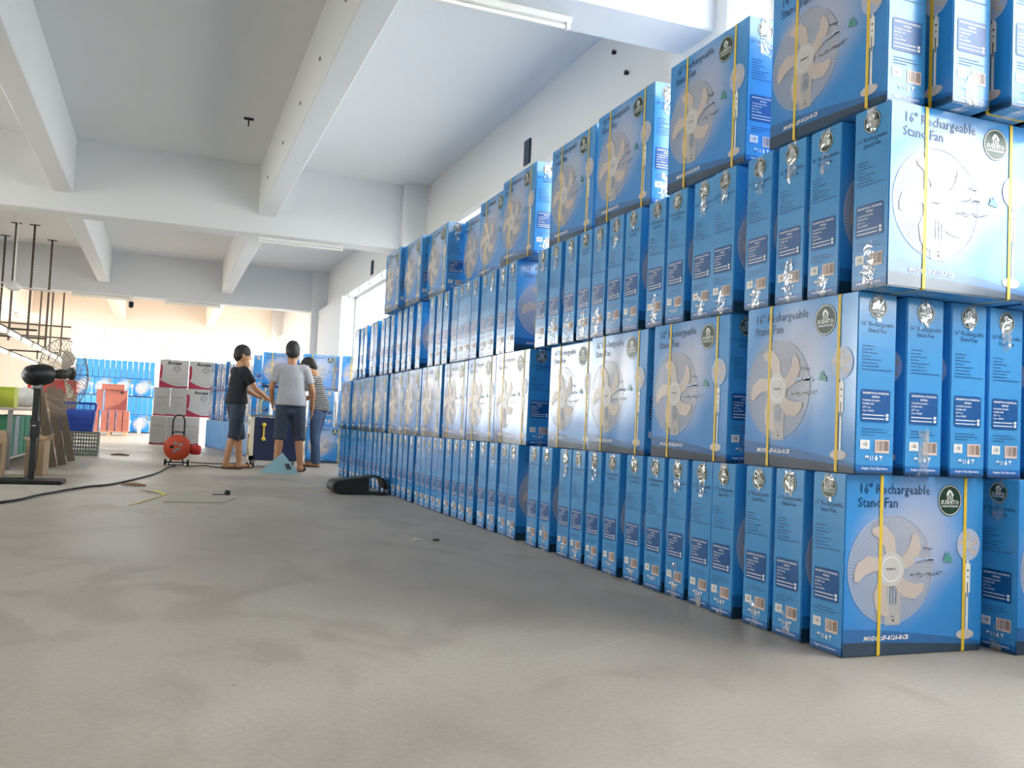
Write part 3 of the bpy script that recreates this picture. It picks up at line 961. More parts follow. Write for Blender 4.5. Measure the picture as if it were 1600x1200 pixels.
def red_carton(x, y, z, ori, label, rx=None):
    if ori == 'n': c = (x + CW / 2, y + CT / 2, z); rz = 0
    elif ori == 'l': c = (x + CT / 2, y + CW / 2, z); rz = R(-90)
    o = obj('red_carton', ME_RED, None, c, (0, 0, rz)); obj('picture_print', ME_REDP, o)
    return tag(o, label, 'carton', 'red cartons on the pallet')


for i, x in enumerate((-3.78, -3.58, -3.38, -3.20)):
    red_carton(x, 26.42, .112, 'l', '%s red carton standing on the pallet, narrow side forward' % ordinal(i + 1))
red_carton(-4.02, 26.42, .112, 'l', 'red carton on the pallet behind the blue crate')
red_carton(-3.72, 26.42, .712, 'n', 'pinkish picture carton in the middle of the red pallet stack')
red_carton(-3.72, 26.60, .712, 'n', 'red carton hidden behind the pinkish picture carton')
red_carton(-3.94, 26.40, .712, 'l', 'red carton standing beside the pinkish picture carton')
tp = obj('red_carton', ME_RED, None, (-3.5, 26.52, 1.312 + CT / 2), (R(90), 0, 0)); tp.location = (-3.5, 26.82, 1.312 + CT / 2)
obj('picture_print', ME_REDP, tp)
tag(tp, 'red carton lying flat on top of the pallet stack', 'carton', 'red cartons on the pallet')
tag(MB().lathe([(.001, 0), (.055, 0), (.055, .5), (.02, .5), (.02, .47), (.001, .47)], n=20).build('film_roll', M['white'], None, (-2.83, 30.1, 0)), 'white roll of film standing before the farthest stack', 'roll')

# ------------------------------------------------------------------ white and red cartons
AW, AD, AH = .615, .345, .635


def access_mesh():
    me = MB().box((0, 0, AH / 2), (AW, AD, AH), 0, None, .004).mesh('white_carton', M['access_white'])
    P = Print(-AD / 2 - .0012); L = -AW / 2
    P.text('Access', 0, .525, .105, 0, 1, align='CENTER', bold=.05)
    P.disc(.055, .435, .077, .070, 2, 1); P.ring(.055, .435, .05, .056, 1, 2, 24); P.disc(.055, .435, .024, .022, 1, 2); P.disc(.055, .435, .008, .008, 2, 3, 12)
    for k in range(6):
        a = R(60 * k); P.ring(.055 + .037 * math.cos(a), .435 + .034 * math.sin(a), .004, .010, 1, 3, 10)
    P.rect(.050, .30, .060, .36, 2, 1)
    P.rect(-.05, .10, .16, .106, 2, 1)
    pts = [(L + .003, .003), (-L - .003, .003), (-L - .003, .045)]
    for k in range(13):
        t = k / 12; x = -L - .003 - t * (AW - .006); pts.append((x, .028 + .15 * max(0, (t - .35) / .65) ** 1.7 + .016 * (1 - t)))
    P.poly(pts, 3, 1)
    P.poly([(L + .003, .18), (L + .035, .19), (L + .058, .25), (L + .062, .40), (L + .055, .50), (L + .003, .515)], 3, 1)
    pr = P.mb.mesh('front_print', [M['print_dark'], M['access_white'], M['print_grey'], M['access_red']])
    S = Print(-AW / 2 - .0012); L2 = -AD / 2
    for k in range(7): S.rect(-.11 + k * .032, .40 + (.006 if k % 2 else 0), -.088 + k * .032, .425 + (.004 if k % 3 else .012), 2, 1)
    for z in (.16, .33): S.rect(-.10, z, .11, z + .004, 2, 1)
    for x in (-.10, .106): S.rect(x, .16, x + .004, .33, 2, 1)
    for k in range(5): S.rect(-.08, .20 + k * .025, .02 + .012 * k, .204 + k * .025, 2, 1)
    pts = [(L2 + .003, .003), (-L2 - .003, .003)]
    for k in range(9):
        t = k / 8; pts.append((-L2 - .003 - t * (AD - .006), .05 - .022 * math.sin(math.pi * t)))
    S.poly(pts, 3, 1)
    sp = S.mb.mesh('side_print', [M['print_dark'], M['access_white'], M['print_grey'], M['access_red']])
    return me, pr, sp


ME_ACC, ME_ACCF, ME_ACCS = access_mesh()


def access(x, y, z, large, label):
    c = (x + AW / 2, y + AD / 2, z) if large else (x + AD / 2, y + AW / 2, z)
    o = obj('white_carton', ME_ACC, None, c, (0, 0, 0 if large else R(-90)))
    obj('front_print', ME_ACCF, o); obj('side_print', ME_ACCS, o, None, (0, 0, R(90)))
    return tag(o, label, 'carton', 'white and red cartons behind the cable reel')


AY = 19.45
for i, x in enumerate((-2.37, -2.021, -1.672)): access(x, AY, 0, False, ('floor white carton with red foot band, farthest from the blue stack', 'floor white carton directly behind the cable reel handle', 'floor white carton next to the blue wrapped stack')[i])
for i, x in enumerate((-2.33, -1.981)): access(x, AY, .64, False, ('middle level white carton at the outer side of its stack', 'middle level white carton between its two neighbours')[i])
access(-1.632, AY, .64, True, 'middle level white carton with red side and lettering, partly behind blue cartons')
access(-2.24, AY, 1.28, True, 'topmost white carton with fan picture and full dark lettering')
access(-1.615, AY, 1.28, True, 'topmost white carton partly hidden by the blue stack')

# ------------------------------------------------------------------ people
def remesh(mb, voxel, smooth=6):
    me = mb.mesh('tmp', []); o = obj('tmp', me)
    md = o.modifiers.new('r', 'REMESH'); md.mode = 'VOXEL'; md.voxel_size = voxel
    sm = o.modifiers.new('s', 'SMOOTH'); sm.iterations = smooth; sm.factor = .5
    dg = bpy.context.evaluated_depsgraph_get()
    out = bpy.data.meshes.new_from_object(o.evaluated_get(dg))
    bpy.data.objects.remove(o); bpy.data.meshes.remove(me)
    for p in out.polygons: p.use_smooth = True
    return out


def chain(mb, pts, rad, n=14, steps=4, caps=True):
    """rounded tapering limb through the points (Catmull-Rom), radii number or (ra, rb)"""
    P = [Vector(p) for p in pts]; Rr = [r if isinstance(r, tuple) else (r, r) for r in rad]
    q = []; rq = []
    for i in range(len(P) - 1):
        p0 = P[max(i - 1, 0)]; p1 = P[i]; p2 = P[i + 1]; p3 = P[min(i + 2, len(P) - 1)]
        for k in range(steps):
            t = k / steps
            q.append(.5 * ((2 * p1) + (p2 - p0) * t + (2 * p0 - 5 * p1 + 4 * p2 - p3) * t * t + (3 * p1 - p0 - 3 * p2 + p3) * t ** 3))
            rq.append(tuple(Rr[i][a] * (1 - t) + Rr[i + 1][a] * t for a in (0, 1)))
    q.append(P[-1]); rq.append(Rr[-1])
    mb.tube(q, rq, n, flat=(0, 1, 0))
    if caps: mb.ball(q[0], min(rq[0])); mb.ball(q[-1], min(rq[-1]))


def hand(mb, wrist, direction, palm_n, curl=.5, side=1):
    d = Vector(direction).normalized(); nrm = Vector(palm_n); nrm = (nrm - d * nrm.dot(d)).normalized(); a = d.cross(nrm) * side
    w = Vector(wrist)
    mb.tube([w - d * .01, w + d * .03, w + d * .085], [(.026, .018), (.036, .016), (.040, .013)], 12, flat=tuple(nrm))
    for k, (off, ln) in enumerate(((-.028, .062), (-.010, .074), (.010, .070), (.027, .056))):
        p = w + d * .08 + a * off
        pts = [p]; dd = d.copy()
        for s in range(3):
            ang = curl * (.45 + .25 * s)
            dd = (dd * math.cos(ang) + nrm * math.sin(ang)).normalized()
            p = p + dd * ln * (.42, .33, .25)[s]; pts.append(p)
        mb.tube(pts, [.0095, .009, .0085, .007], 8); mb.ball(pts[-1], .0075, 8, 6)
    p = w + d * .025 - a * .03
    t1 = (d * .7 - a * .6 + nrm * .25).normalized(); t2 = (d * .9 - a * .15 + nrm * .4).normalized()
    mb.tube([p, p + t1 * .038, p + t1 * .038 + t2 * .032], [.013, .0105, .008], 8); mb.ball(p + t1 * .038 + t2 * .032, .008, 8, 6)


def person(loc, rz, scale, label, pose, skin, shirt, shirt_hem, trousers, trouser_end, shoe=True, long_hair=False):
    root = empty('person', loc, rz); root.scale = (scale,) * 3
    tag(root, label, 'person')
    g = pose.get
    lean = Vector(g('lean', (0, 0, 0)))            # shift of the shoulders
    hipL, hipR = Vector((-.088, 0, .88)), Vector((.088, 0, .88))
    footL, footR = Vector(g('footL', (-.12, 0, 0))), Vector(g('footR', (.12, 0, 0)))
    toeL, toeR = R(g('toeL', 12)), R(g('toeR', -12))

    def leg(hip, foot):
        ank = foot + Vector((0, -.02, .085)); knee = (hip + ank) / 2 + Vector((0, .035, .015))
        return hip, knee, ank
    LL, RL = leg(hipL, footL), leg(hipR, footR)
    chest = Vector((0, 0, 1.24)) + lean * .75; sh = Vector((0, -.005, 1.375)) + lean
    shL, shR = sh + Vector((-.172, 0, -.015)), sh + Vector((.172, 0, -.015))
    neck0 = sh + Vector((0, -.005, .03)); head = Vector(g('head', tuple(sh + Vector((0, .03, .215)))))
    hy, hp = R(g('head_yaw', 0)), R(g('head_pitch', 0))
    HM = Matrix.Translation(head + Vector((0, 0, -.006))) @ Euler((hp, 0, hy), 'ZXY').to_matrix().to_4x4() @ Matrix.Scale(1.15, 4)
    arms = [(shL, Vector(g('elbowL')), Vector(g('wristL')), g('handL', (0, .1, -1)), g('palmL', (1, 0, 0)), g('curlL', .5), 1),
            (shR, Vector(g('elbowR')), Vector(g('wristR')), g('handR', (0, .1, -1)), g('palmR', (-1, 0, 0)), g('curlR', .5), -1)]
    # body: one continuous surface
    b = MB()
    chain(b, [(0, 0, .86), (0, 0, .98), Vector((0, 0, 1.10)) + lean * .3, chest, sh + Vector((0, 0, -.02))], [(.135, .09), (.135, .09), (.13, .09), (.150, .10), (.125, .070)], 20)
    chain(b, [neck0 - Vector((0, 0, .05)), neck0 + Vector((0, .005, .04)), head + Vector((0, -.015, -.06))], [.06, .054, .052])
    for h, k, a in (LL, RL):
        chain(b, [h, (h + k) / 2, k, k + (a - k) * .35 + Vector((0, -.012, 0)), a], [.080, .074, .056, .056, .036])
    for foot, ang, (h, k, a) in ((footL, toeL, LL), (footR, toeR, RL)):
        d = Vector((-math.sin(ang), math.cos(ang), 0))
        chain(b, [a + Vector((0, 0, .0)), foot - d * .035 + Vector((0, 0, .045)), foot + d * .08 + Vector((0, 0, .038)), foot + d * .165 + Vector((0, 0, .028))], [(.036, .036), (.036, .036), (.042, .028), (.038, .018)])
    for s_, e, w, hd, pn, cu, sd in arms:
        chain(b, [s_, (s_ + e) / 2, e, e + (w - e) * .35, w], [.052, .046, .039, .038, .026])
        hand(b, w, hd, pn, cu, sd)
    b.ball((0, 0, 0), (.076, .096, .115), 18, 12, M=HM)
    b.ball((0, .022, -.055), (.056, .066, .068), 14, 9, M=HM @ Matrix.Translation((0, .018, -.05)))   # jaw
    hl = lambda p: HM @ Vector(p)
    b.ball(hl((0, .098, -.018)), (.012, .018, .020), 10, 7)                                         # nose
    b.ball(hl((0, .088, -.066)), (.024, .012, .010), 10, 7)                                         # lips
    b.ball(hl((0, .072, -.105)), (.022, .018, .014), 10, 7)                                         # chin
    for sx in (-1, 1): b.ball(hl((sx * .078, -.008, -.012)), (.010, .018, .030), 10, 7)              # ears
    me = remesh(b, .0075, 4); me.materials.append(skin)
    obj('body', me, root)
    for sx in (-1, 1):
        MB().ball(hl((sx * .031, .083, .012)), (.0115, .010, .008), 10, 7).build('eye', M['eye'], root)
    # hair
    hb = MB()
    hb.ball((0, 0, 0), (.087, .106, .102), 18, 12, M=HM @ Matrix.Translation((0, -.012, .030)))
    hb.ball((0, 0, 0), (.082, .070, .088), 16, 10, M=HM @ Matrix.Translation((0, -.046, -.010)))
    if long_hair:
        hb.ball((0, 0, 0), (.090, .085, .105), 16, 10, M=HM @ Matrix.Translation((0, -.025, .02)))
        hb.ball((0, 0, 0), (.070, .035, .050), 14, 8, M=HM @ Matrix.Translation((0, .070, .065)))
    hm = remesh(hb, .009, 3); hm.materials.append(M['hair']); obj('hair', hm, root)
    # shirt
    s = MB(); hem = shirt_hem
    chain(s, [(0, .0, hem), (0, 0, .98), Vector((0, 0, 1.10)) + lean * .3, chest, sh + Vector((0, 0, -.01)), sh + Vector((0, 0, .035))],
          [(.200, .150), (.190, .141), (.168, .120), (.174, .124), (.146, .094), (.072, .066)], 22, caps=False)
    for s_, e, w, *_ in arms:
        end = s_ + (e - s_) * .72
        inner = s_ + (Vector((0, 0, s_.z)) - s_) * .35
        chain(s, [Vector((s_.x * .55, s_.y, s_.z - .015)), s_ + Vector((0, 0, -.012)), (s_ + end) / 2, end], [.078, .070, .062, .064], caps=False)
    sm = remesh(s, .011, 5); sm.materials.append(shirt); obj('shirt', sm, root)
    # trousers
    t = MB()
    chain(t, [(0, 0, hem + .05), (0, 0, .92), (0, -.005, .84)], [(.158, .114), (.172, .126), (.172, .128)], 20, caps=False)
    for h, k, a in (LL, RL):
        if trouser_end > .3:
            e = k + (a - k) * .22
            chain(t, [h, (h + k) / 2, k, e], [.106, .098, .086, .088], caps=False)
        else:
            e = a + Vector((0, 0, -.03))
            chain(t, [h, (h + k) / 2, k, (k + a) / 2, e], [.104, .092, .076, .068, .066], caps=False)
    for zc, rx in ((.85, .13), (.79, .10)): t.ball((0, 0, zc), (rx, .115, .09))
    tm = remesh(t, .011, 5); tm.materials.append(trousers); obj('trousers', tm, root)
    for foot, ang in ((footL, toeL), (footR, toeR)):
        d = Vector((-math.sin(ang), math.cos(ang), 0)); sd = Vector((d.y, -d.x, 0))
        so = MB()
        pts = []
        for k in range(16):
            w = 2 * math.pi * k / 16; rx = .044 + .006 * math.sin(w)
            pts.append(foot + d * (.065 + .135 * math.sin(w)) + sd * (rx * math.cos(w)))
        vs = [tuple(p + Vector((0, 0, .001))) for p in pts] + [tuple(p + Vector((0, 0, .020))) for p in pts]
        so.add(vs, [tuple(range(16))[::-1], tuple(range(16, 32))] + [(i, (i + 1) % 16, (i + 1) % 16 + 16, i + 16) for i in range(16)])
        sh_ = so.build('sandal', M['sandal'], root)
        st = MB()
        c = foot + d * .10
        st.tube([c + sd * .047 + Vector((0, 0, .015)), c + sd * .034 + Vector((0, 0, .060)), c + Vector((0, 0, .072)), c - sd * .034 + Vector((0, 0, .060)), c - sd * .047 + Vector((0, 0, .015))], [(.020, .004)] * 5, 8, flat=tuple(d))
        st.build('sandal_strap', M['sandal'], sh_)
    return root


# man in black, in profile, reaching over the machine
person((-1.20, 10.30, 0), R(-72), .965, 'person in black t-shirt and dark denim shorts reaching towards the machine', dict(
    footL=(-.09, .15, 0), footR=(.10, -.12, 0), toeL=6, toeR=-14, lean=(0, .03, 0), head_pitch=-12, head_yaw=-8,
    elbowL=(-.22, .16, 1.14), wristL=(-.12, .36, 1.02), handL=(.2, 1, -.25), palmL=(0, -.3, -1), curlL=.6,
    elbowR=(.22, .17, 1.12), wristR=(.17, .40, .98), handR=(-.1, 1, -.35), palmR=(0, -.3, -1), curlR=.5),
    M['skin2'], M['blackcotton'], .90, M['denim'], .45)
# man in grey, back to the camera
person((-.535, 9.88, 0), R(-4), 1.005, 'person in grey t-shirt and denim shorts seen from behind at the machine', dict(
    footL=(-.15, -.06, 0), footR=(.16, .02, 0), toeL=10, toeR=-16, lean=(-.01, .02, 0), head_pitch=-16, head_yaw=-4,
    elbowL=(-.255, .03, 1.10), wristL=(-.235, .17, .90), handL=(.15, .55, -.7), palmL=(1, 0, 0), curlL=.6,
    elbowR=(.265, .0, 1.09), wristR=(.285, .09, .84), handR=(.0, .25, -1), palmR=(-1, 0, 0), curlR=.5),
    M['skin'], M['greycotton'], .87, M['denim'], .45)
# man in stripes, head bent
person((.06, 11.30, 0), R(62), .975, 'person in striped t-shirt and long blue jeans with head bowed', dict(
    footL=(-.10, -.02, 0), footR=(.10, .08, 0), toeL=8, toeR=-10, lean=(0, .10, -.02), head_pitch=-42, head_yaw=6, head=(0, .20, 1.535),
    elbowL=(-.23, .22, 1.10), wristL=(-.12, .42, 1.00), handL=(.2, 1, -.2), palmL=(0, -.3, -1), curlL=.6,
    elbowR=(.23, .22, 1.08), wristR=(.14, .43, .98), handR=(-.2, 1, -.3), palmR=(0, -.3, -1), curlR=.6),
    M['skin2'], M['striped'], .86, M['jeans'], .05, long_hair=True)

# ------------------------------------------------------------------ strapping machine
mc = empty('strapping_machine', (-.62, 11.0, 0))
MB().box((0.02, 0, .40), (.60, .46, .60), 0, None, .012).build('body', M['navy'], mc)
MB().box((0, 0, .725), (.70, .50, .03), 0, None, .006).build('top_plate', M['greymetal'], mc)
sf = MB()
sf.b2((-.335, -.23, .10), (-.285, -.17, .71)); sf.b2((-.335, .17, .10), (-.285, .23, .71)); sf.b2((-.335, -.23, .10), (-.285, .23, .16)); sf.b2((-.335, -.17, .46), (-.285, .17, .71))
sf.build('side_frame', M['ivory'], mc)
MB().b2((-.30, -.17, .16), (-.281, .17, .46)).build('side_opening', M['machine_dark'], mc)
MB().lathe([(.001, 0), (.11, 0), (.11, .02), (.001, .02)], (-.325, 0, .31), 'x', 20).build('strap_reel', M['strapdull'], mc)
MB().box((-.338, -.05, .62), (.008, .05, .07)).build('switch_box', M['machine_dark'], mc)
for sx in (-.27, .27):
    for sy in (-.19, .19):
        w = MB().lathe([(.001, -.012), (.035, -.012), (.038, 0), (.035, .012), (.001, .012)], (sx, sy, .039), 'x', 16).build('caster', M['black'], mc)
        MB().box((sx, sy, .085), (.05, .05, .03)).build('caster_fork', M['greymetal'], w)
tag(mc, 'navy strapping machine with ivory side on casters between the people', 'machine')
tag(MB().tube([(-.83, 10.775, .76), (-.835, 10.77, .90), (-.80, 10.78, .99)], [(.008, .0012)] * 3, 6, flat=(0, 1, 0)).build('packing_strap', M['strap'], None), 'yellow packing strap rising from the machine into a hand', 'strap')
hk = empty('tape_gauge', (-.775, 10.752, .40))
MB().tube([(0, 0, .0), (0, 0, .20)], .010, 8).build('rod', M['strap'], hk)
for z in (0, .2): MB().lathe([(.001, -.012), (.028, -.012), (.028, .012), (.001, .012)], (0, 0, z), 'y', 14).build('end_ring', M['strap'], hk)
tag(hk, 'yellow strap tool hanging on the navy machine front', 'tool')

# ------------------------------------------------------------------ cable reel
cr = empty('cable_reel', (-1.90, 10.66, 0), R(-8))
MB().lathe([(.001, -.055), (.165, -.055), (.172, -.045), (.172, -.03), (.10, -.03), (.10, .05), (.172, .05), (.172, .065), (.165, .075), (.001, .075)], (0, 0, .245), 'y', 40).build('drum', M['orange'], cr)
MB().lathe([(.10, -.026), (.145, -.026), (.145, .046), (.10, .046)], (0, 0, .245), 'y', 30).build('wound_cable', M['cable'], cr)
for k, (x, z) in enumerate(((-.02, .305), (.045, .285), (-.065, .255), (.02, .225), (-.03, .20))):
    MB().box((x, -.060, z), (.05, .008, .034), 0, Matrix.Rotation(R(25 - 20 * k), 4, 'Y'), .003).build('socket_cover', M['greyplastic'] if k != 2 else M['black'], cr)
MB().tube([(-.075, .01, .10), (-.075, .01, .60), (-.06, .01, .655), (-.03, .01, .68), (.03, .01, .68), (.06, .01, .655), (.075, .01, .60), (.075, .01, .10)], .0105, 10).build('handle', M['blackmetal'], cr)
fr_ = MB()
MB().tube([(-.075, .01, .43), (-.05, .01, .455), (.05, .01, .455), (.075, .01, .43)], .009, 8).build('handle_bar', M['blackmetal'], cr)
fr_.tube([(-.13, .01, .045), (.13, .01, .045)], .009, 8); fr_.tube([(-.075, .01, .10), (-.095, -.08, .006)], .008, 8); fr_.tube([(.075, .01, .10), (.095, -.08, .006)], .008, 8)
fr_.tube([(-.093, -.07, .017), (.093, -.07, .017)], .007, 8); fr_.tube([(-.075, .01, .10), (-.075, .01, .045)], .009, 8); fr_.tube([(.075, .01, .10), (.075, .01, .045)], .009, 8)
fr_.tube([(-.075, .01, .10), (.075, .01, .10)], .009, 8)
fr_.build('stand_frame', M['blackmetal'], cr)
for sx in (-.145, .145): MB().lathe([(.001, -.012), (.040, -.012), (.044, 0), (.040, .012), (.001, .012)], (sx, .01, .045), 'x', 18).build('wheel', M['black'], cr)
MB().lathe([(.001, .0), (.06, .0), (.066, .02), (.066, .11), (.05, .13), (.001, .13)], (.165, .06, .22), 'x', 20).build('motor_cover', M['redplastic'], cr)
tag(cr, 'orange red cable reel on a small wheeled stand with a black handle', 'cable reel')

# ------------------------------------------------------------------ things on the floor
def floor_line(name, pts, r, m, label, cat, z=.006):
    return tag(MB().tube([(x, y, z) for x, y in pts], r, 8).build(name, m), label, cat)


def curve_pts(pts, steps=6):
    P = [Vector((x, y, 0)) for x, y in pts]; q = []
    for i in range(len(P) - 1):
        p0 = P[max(i - 1, 0)]; p1 = P[i]; p2 = P[i + 1]; p3 = P[min(i + 2, len(P) - 1)]
        for k in range(steps):
            t = k / steps; v = .5 * ((2 * p1) + (p2 - p0) * t + (2 * p0 - 5 * p1 + 4 * p2 - p3) * t * t + (3 * p1 - p0 - 3 * p2 + p3) * t ** 3); q.append((v.x, v.y))
    q.append((P[-1].x, P[-1].y)); return q


floor_line('power_cable', curve_pts([(-3.9, 3.6), (-3.15, 4.99), (-2.98, 5.67), (-2.73, 6.52), (-2.49, 7.05), (-2.16, 8.63), (-1.99, 10.2), (-1.92, 10.45)]), .009, M['cable'], 'black power cable running across the floor to the cable reel', 'cable', .0095)
floor_line('extension_cable', curve_pts([(-1.80, 10.44), (-1.66, 10.62), (-1.52, 10.78), (-1.46, 10.55), (-1.36, 10.44), (-1.22, 10.62), (-1.02, 10.85)]), .007, M['cable'], 'thin black cable from the reel past bare ankles to the machine', 'cable', .0075)
floor_line('loose_cable', curve_pts([(-1.70, 11.6), (-1.40, 11.35), (-1.15, 11.55), (-1.0, 11.9)]), .007, M['cable'], 'loose cable on the floor behind the black shirted person', 'cable', .0075)
sc = MB(); pz = .002
sc.prism([(0, 0)] * 0 or [(-2.06, 5.25), (-1.61, 5.25), (-1.49, 5.69), (-1.86, 6.15), (-1.98, 6.0)], 0, .004, 0, Matrix(((1, 0, 0, 0), (0, 0, 1, 0), (0, 1, 0, .001), (0, 0, 0, 1))))
tag(sc.build('card_sheet', M['greycard']), 'flat grey cardboard sheet lying on the floor', 'cardboard')
kb = empty('black_knob', (-1.53, 6.05, 0)); MB().lathe([(.001, 0), (.022, 0), (.026, .012), (.024, .034), (.012, .042), (.001, .042)], n=16).build('knob', M['black'], kb)
MB().tube([(-.02, -.02, .006), (-.08, -.05, .006), (-.13, -.09, .010)], .004, 6).build('screw_rod', M['blackmetal'], kb)
tag(kb, 'small black knob lying beside the cardboard sheet', 'knob')


def ribbon(name, pts, w, m, label):
    mb = MB(); mb.tube([(x, y, z) for x, y, z in pts], [(w, .0012)] * len(pts), 6, flat=(0, 0, 1), smooth=False)
    return tag(mb.build(name, m), label, 'strap', 'strap scraps on the floor')


ribbon('strap_scrap', [(-2.25, 6.42, .004), (-2.13, 6.20, .02), (-2.06, 5.98, .006), (-2.05, 5.88, .004)], .022, M['strapdull'], 'crumpled yellow strap scrap beside the grey cardboard sheet')
ribbon('strap_scrap', [(-2.08, 5.80, .004), (-2.17, 5.45, .008), (-2.24, 5.15, .004), (-2.30, 4.95, .003)], .010, M['strapdull'], 'long thin yellow strap scrap trailing towards the camera')
ribbon('strap_scrap', [(-.80, 7.05, .004), (-.62, 7.02, .006), (-.50, 7.0, .004)], .016, M['strapdull'], 'broad yellow strap scrap behind the folded black sheet')
ribbon('strap_scrap', [(-.76, 6.62, .004), (-.62, 6.58, .006), (-.52, 6.6, .004)], .012, M['strapdull'], 'short yellow strap end by the fold of the black sheet')
tag(MB().tube([(-2.44, 7.0, .008), (-2.32, 6.92, .016), (-2.22, 6.86, .012)], [.005, .016, .010], 8).build('tape_wad', M['cardboard_in']), 'twisted brown scrap lying beside the black cable', 'scrap')
tag(MB().tube([(-.66, 2.92, .004), (-.63, 2.95, .010), (-.60, 2.93, .004)], [(.014, .002)] * 3, 6).build('paper_scrap', M['cloth']), 'pale curled scrap on the open floor', 'scrap')
tag(MB().box((-.52, 2.90, .008), (.04, .016, .012), 0, None, .003).build('dark_scrap', M['dirt']), 'small dark scrap on the open floor', 'scrap')
tag(MB().tube([(-2.83, 13.3, .012), (-2.70, 13.25, .022), (-2.58, 13.2, .012)], [(.04, .01), (.07, .016), (.04, .01)], 8).build('rag', M['cardboard_in']), 'crumpled brown rag on the floor beside the grey crate', 'rag')
# folded black sheet
fs = MB(); prof = []
for x in (-.02, -.15, -.30, -.46): prof.append((x, .006))
for k in range(7):
    a = R(-90 - 30 * k); prof.append((-.49 + .058 * math.cos(a), .066 + .058 * math.sin(a)))
for x, z in ((-.40, .132), (-.28, .150), (-.16, .170), (-.10, .172), (-.055, .150), (-.03, .10), (-.022, .05)): prof.append((x, z))
vs = []; nP = len(prof)
for (y0, sk) in ((6.28, 0), (6.40, .004), (6.52, .006), (6.64, .0)):
    for i, (x, z) in enumerate(prof): vs.append((x - .01, y0 + (.02 if i > 10 else 0), z + (sk if i > 10 else 0)))
fs.add(vs, [(r * nP + i, r * nP + i + 1, (r + 1) * nP + i + 1, (r + 1) * nP + i) for r in range(3) for i in range(nP - 1)], 0, True)
o = fs.build('folded_sheet', M['rubber']); sd_ = o.modifiers.new('thick', 'SOLIDIFY'); sd_.thickness = .008; sd_.offset = 0
o.location.z = .002
fp = [(-.20, .012), (-.49, .012)] + [(-.49 + .056 * math.cos(R(-90 - 30 * k)), .066 + .056 * math.sin(R(-90 - 30 * k))) for k in range(1, 7)] + [(-.40, .130), (-.28, .148), (-.20, .160)]
MB().prism(fp, 6.284, 6.292).build('front_fold', M['rubber'], o, (-.01, 0, 0))
tag(o, 'black rubber sheet folded over on itself at the foot of the blue wall', 'sheet')
# tented printed card in front of the grey shirted person
tn = MB(); yb = 9.40
tn.add([(-.95, yb, .002), (-.44, yb, .002), (-.655, yb + .10, .265), (-.63, yb + .30, .002), (-.72, yb + .24, .002)], [(0, 1, 2), (1, 3, 2), (3, 4, 2), (4, 0, 2)])
o = tn.build('folded_card', M['wastecard'])
MB().add([(-.60, yb + .018, .055), (-.54, yb + .018, .055), (-.57, yb + .045, .125), (-.63, yb + .045, .125)], [(0, 1, 2, 3)]).build('card_print', M['print_dark'], o, (0, -.004, .002))
tag(o, 'blue green printed card folded like a tent at bare feet', 'cardboard')

# ------------------------------------------------------------------ industrial fan
fan = empty('pedestal_fan', (-3.21, 7.05, 0))
MB().box((0, 0, .018), (.56, .42, .034), 0, None, .01).build('base', M['blackmetal'], fan)
MB().box((0, 0, .45), (.052, .052, .84), 0, None, .004).build('pole', M['black'], fan)
cl = MB().box((0, 0, .50), (.075, .075, .17), 0, None, .008).build('height_clamp', M['black'], fan)
MB().box((0, -.0385, .53), (.035, .002, .008)).build('clamp_label', M['white'], cl)
MB().tube([(.035, .0, .47), (.07, 0, .47)], .012, 8).build('clamp_screw', M['greymetal'], cl)
MB().box((.0, 0, .895), (.09, .06, .06), 0, None, .01).build('tilt_bracket', M['greymetal'], fan)
ax = Vector((.70, .70, .10)).normalized()
q = ax.to_track_quat('Z', 'Y').to_matrix().to_4x4()
FM = Matrix.Translation((0, 0, 1.0)) @ q
MB().lathe([(.001, -.14), (.05, -.135), (.085, -.10), (.10, -.04), (.10, .06), (.085, .12), (.05, .16), (.001, .165)], n=24, M=FM).build('motor', M['black'], fan)
MB().lathe([(.001, -.155), (.02, -.155), (.022, -.135), (.001, -.13)], n=12, M=FM).build('motor_button', M['greyplastic'], fan)
cg = empty('cage', (0, 0, 0)); cg.parent = fan; cg.matrix_local = FM
RC = .335


def ring_wire(r, z, t=.003, nm='cage_ring'):
    MB().tube([(r * math.cos(2 * math.pi * k / 40), r * math.sin(2 * math.pi * k / 40), z) for k in range(40)], t, 5, closed=True).build(nm, M['chrome'], cg)


for r, z in ((RC, .27), (RC * .7, .20), (RC * .7, .345), (RC * .35, .175), (RC * .35, .36)): ring_wire(r, z, .005 if r == RC else .0028)
wm = {}
for side, zc, ze in ((0, .165, .27), (1, .365, .27)):
    mb = MB().tube([(.06, 0, zc), (RC * .6, 0, zc + (ze - zc) * .25), (RC * .93, 0, zc + (ze - zc) * .7), (RC, 0, ze)], .0022, 5)
    me = mb.mesh('cage_wire', M['chrome'])
    for k in range(40): obj('cage_wire', me, cg, None, (0, 0, 2 * math.pi * k / 40))
MB().lathe([(.001, .355), (.06, .355), (.06, .372), (.001, .376)], n=20).build('cage_badge', M['black'], cg)
bl = MB()
for (a, r) in ((0, .05), (.35, .16), (.55, .27)): bl.add([], [])
g_ = [(-.28, .05), (-.12, .05), (.25, .05), (-.40, .15), (0, .16), (.42, .15), (-.30, .24), (.05, .25), (.34, .23)]
vs = [(r * math.cos(a), r * math.sin(a), .262 + .05 * a) for a, r in g_]
me = MB().add(vs, [(0, 3, 4, 1), (1, 4, 5, 2), (3, 6, 7, 4), (4, 7, 8, 5)], 0, True).mesh('blade', M['paleblade'])
for k in range(3): obj('blade', me, cg, None, (0, 0, 2 * math.pi * k / 3))
MB().lathe([(.001, .16), (.035, .16), (.05, .24), (.05, .29), (.001, .30)], n=16).build('hub', M['black'], cg)
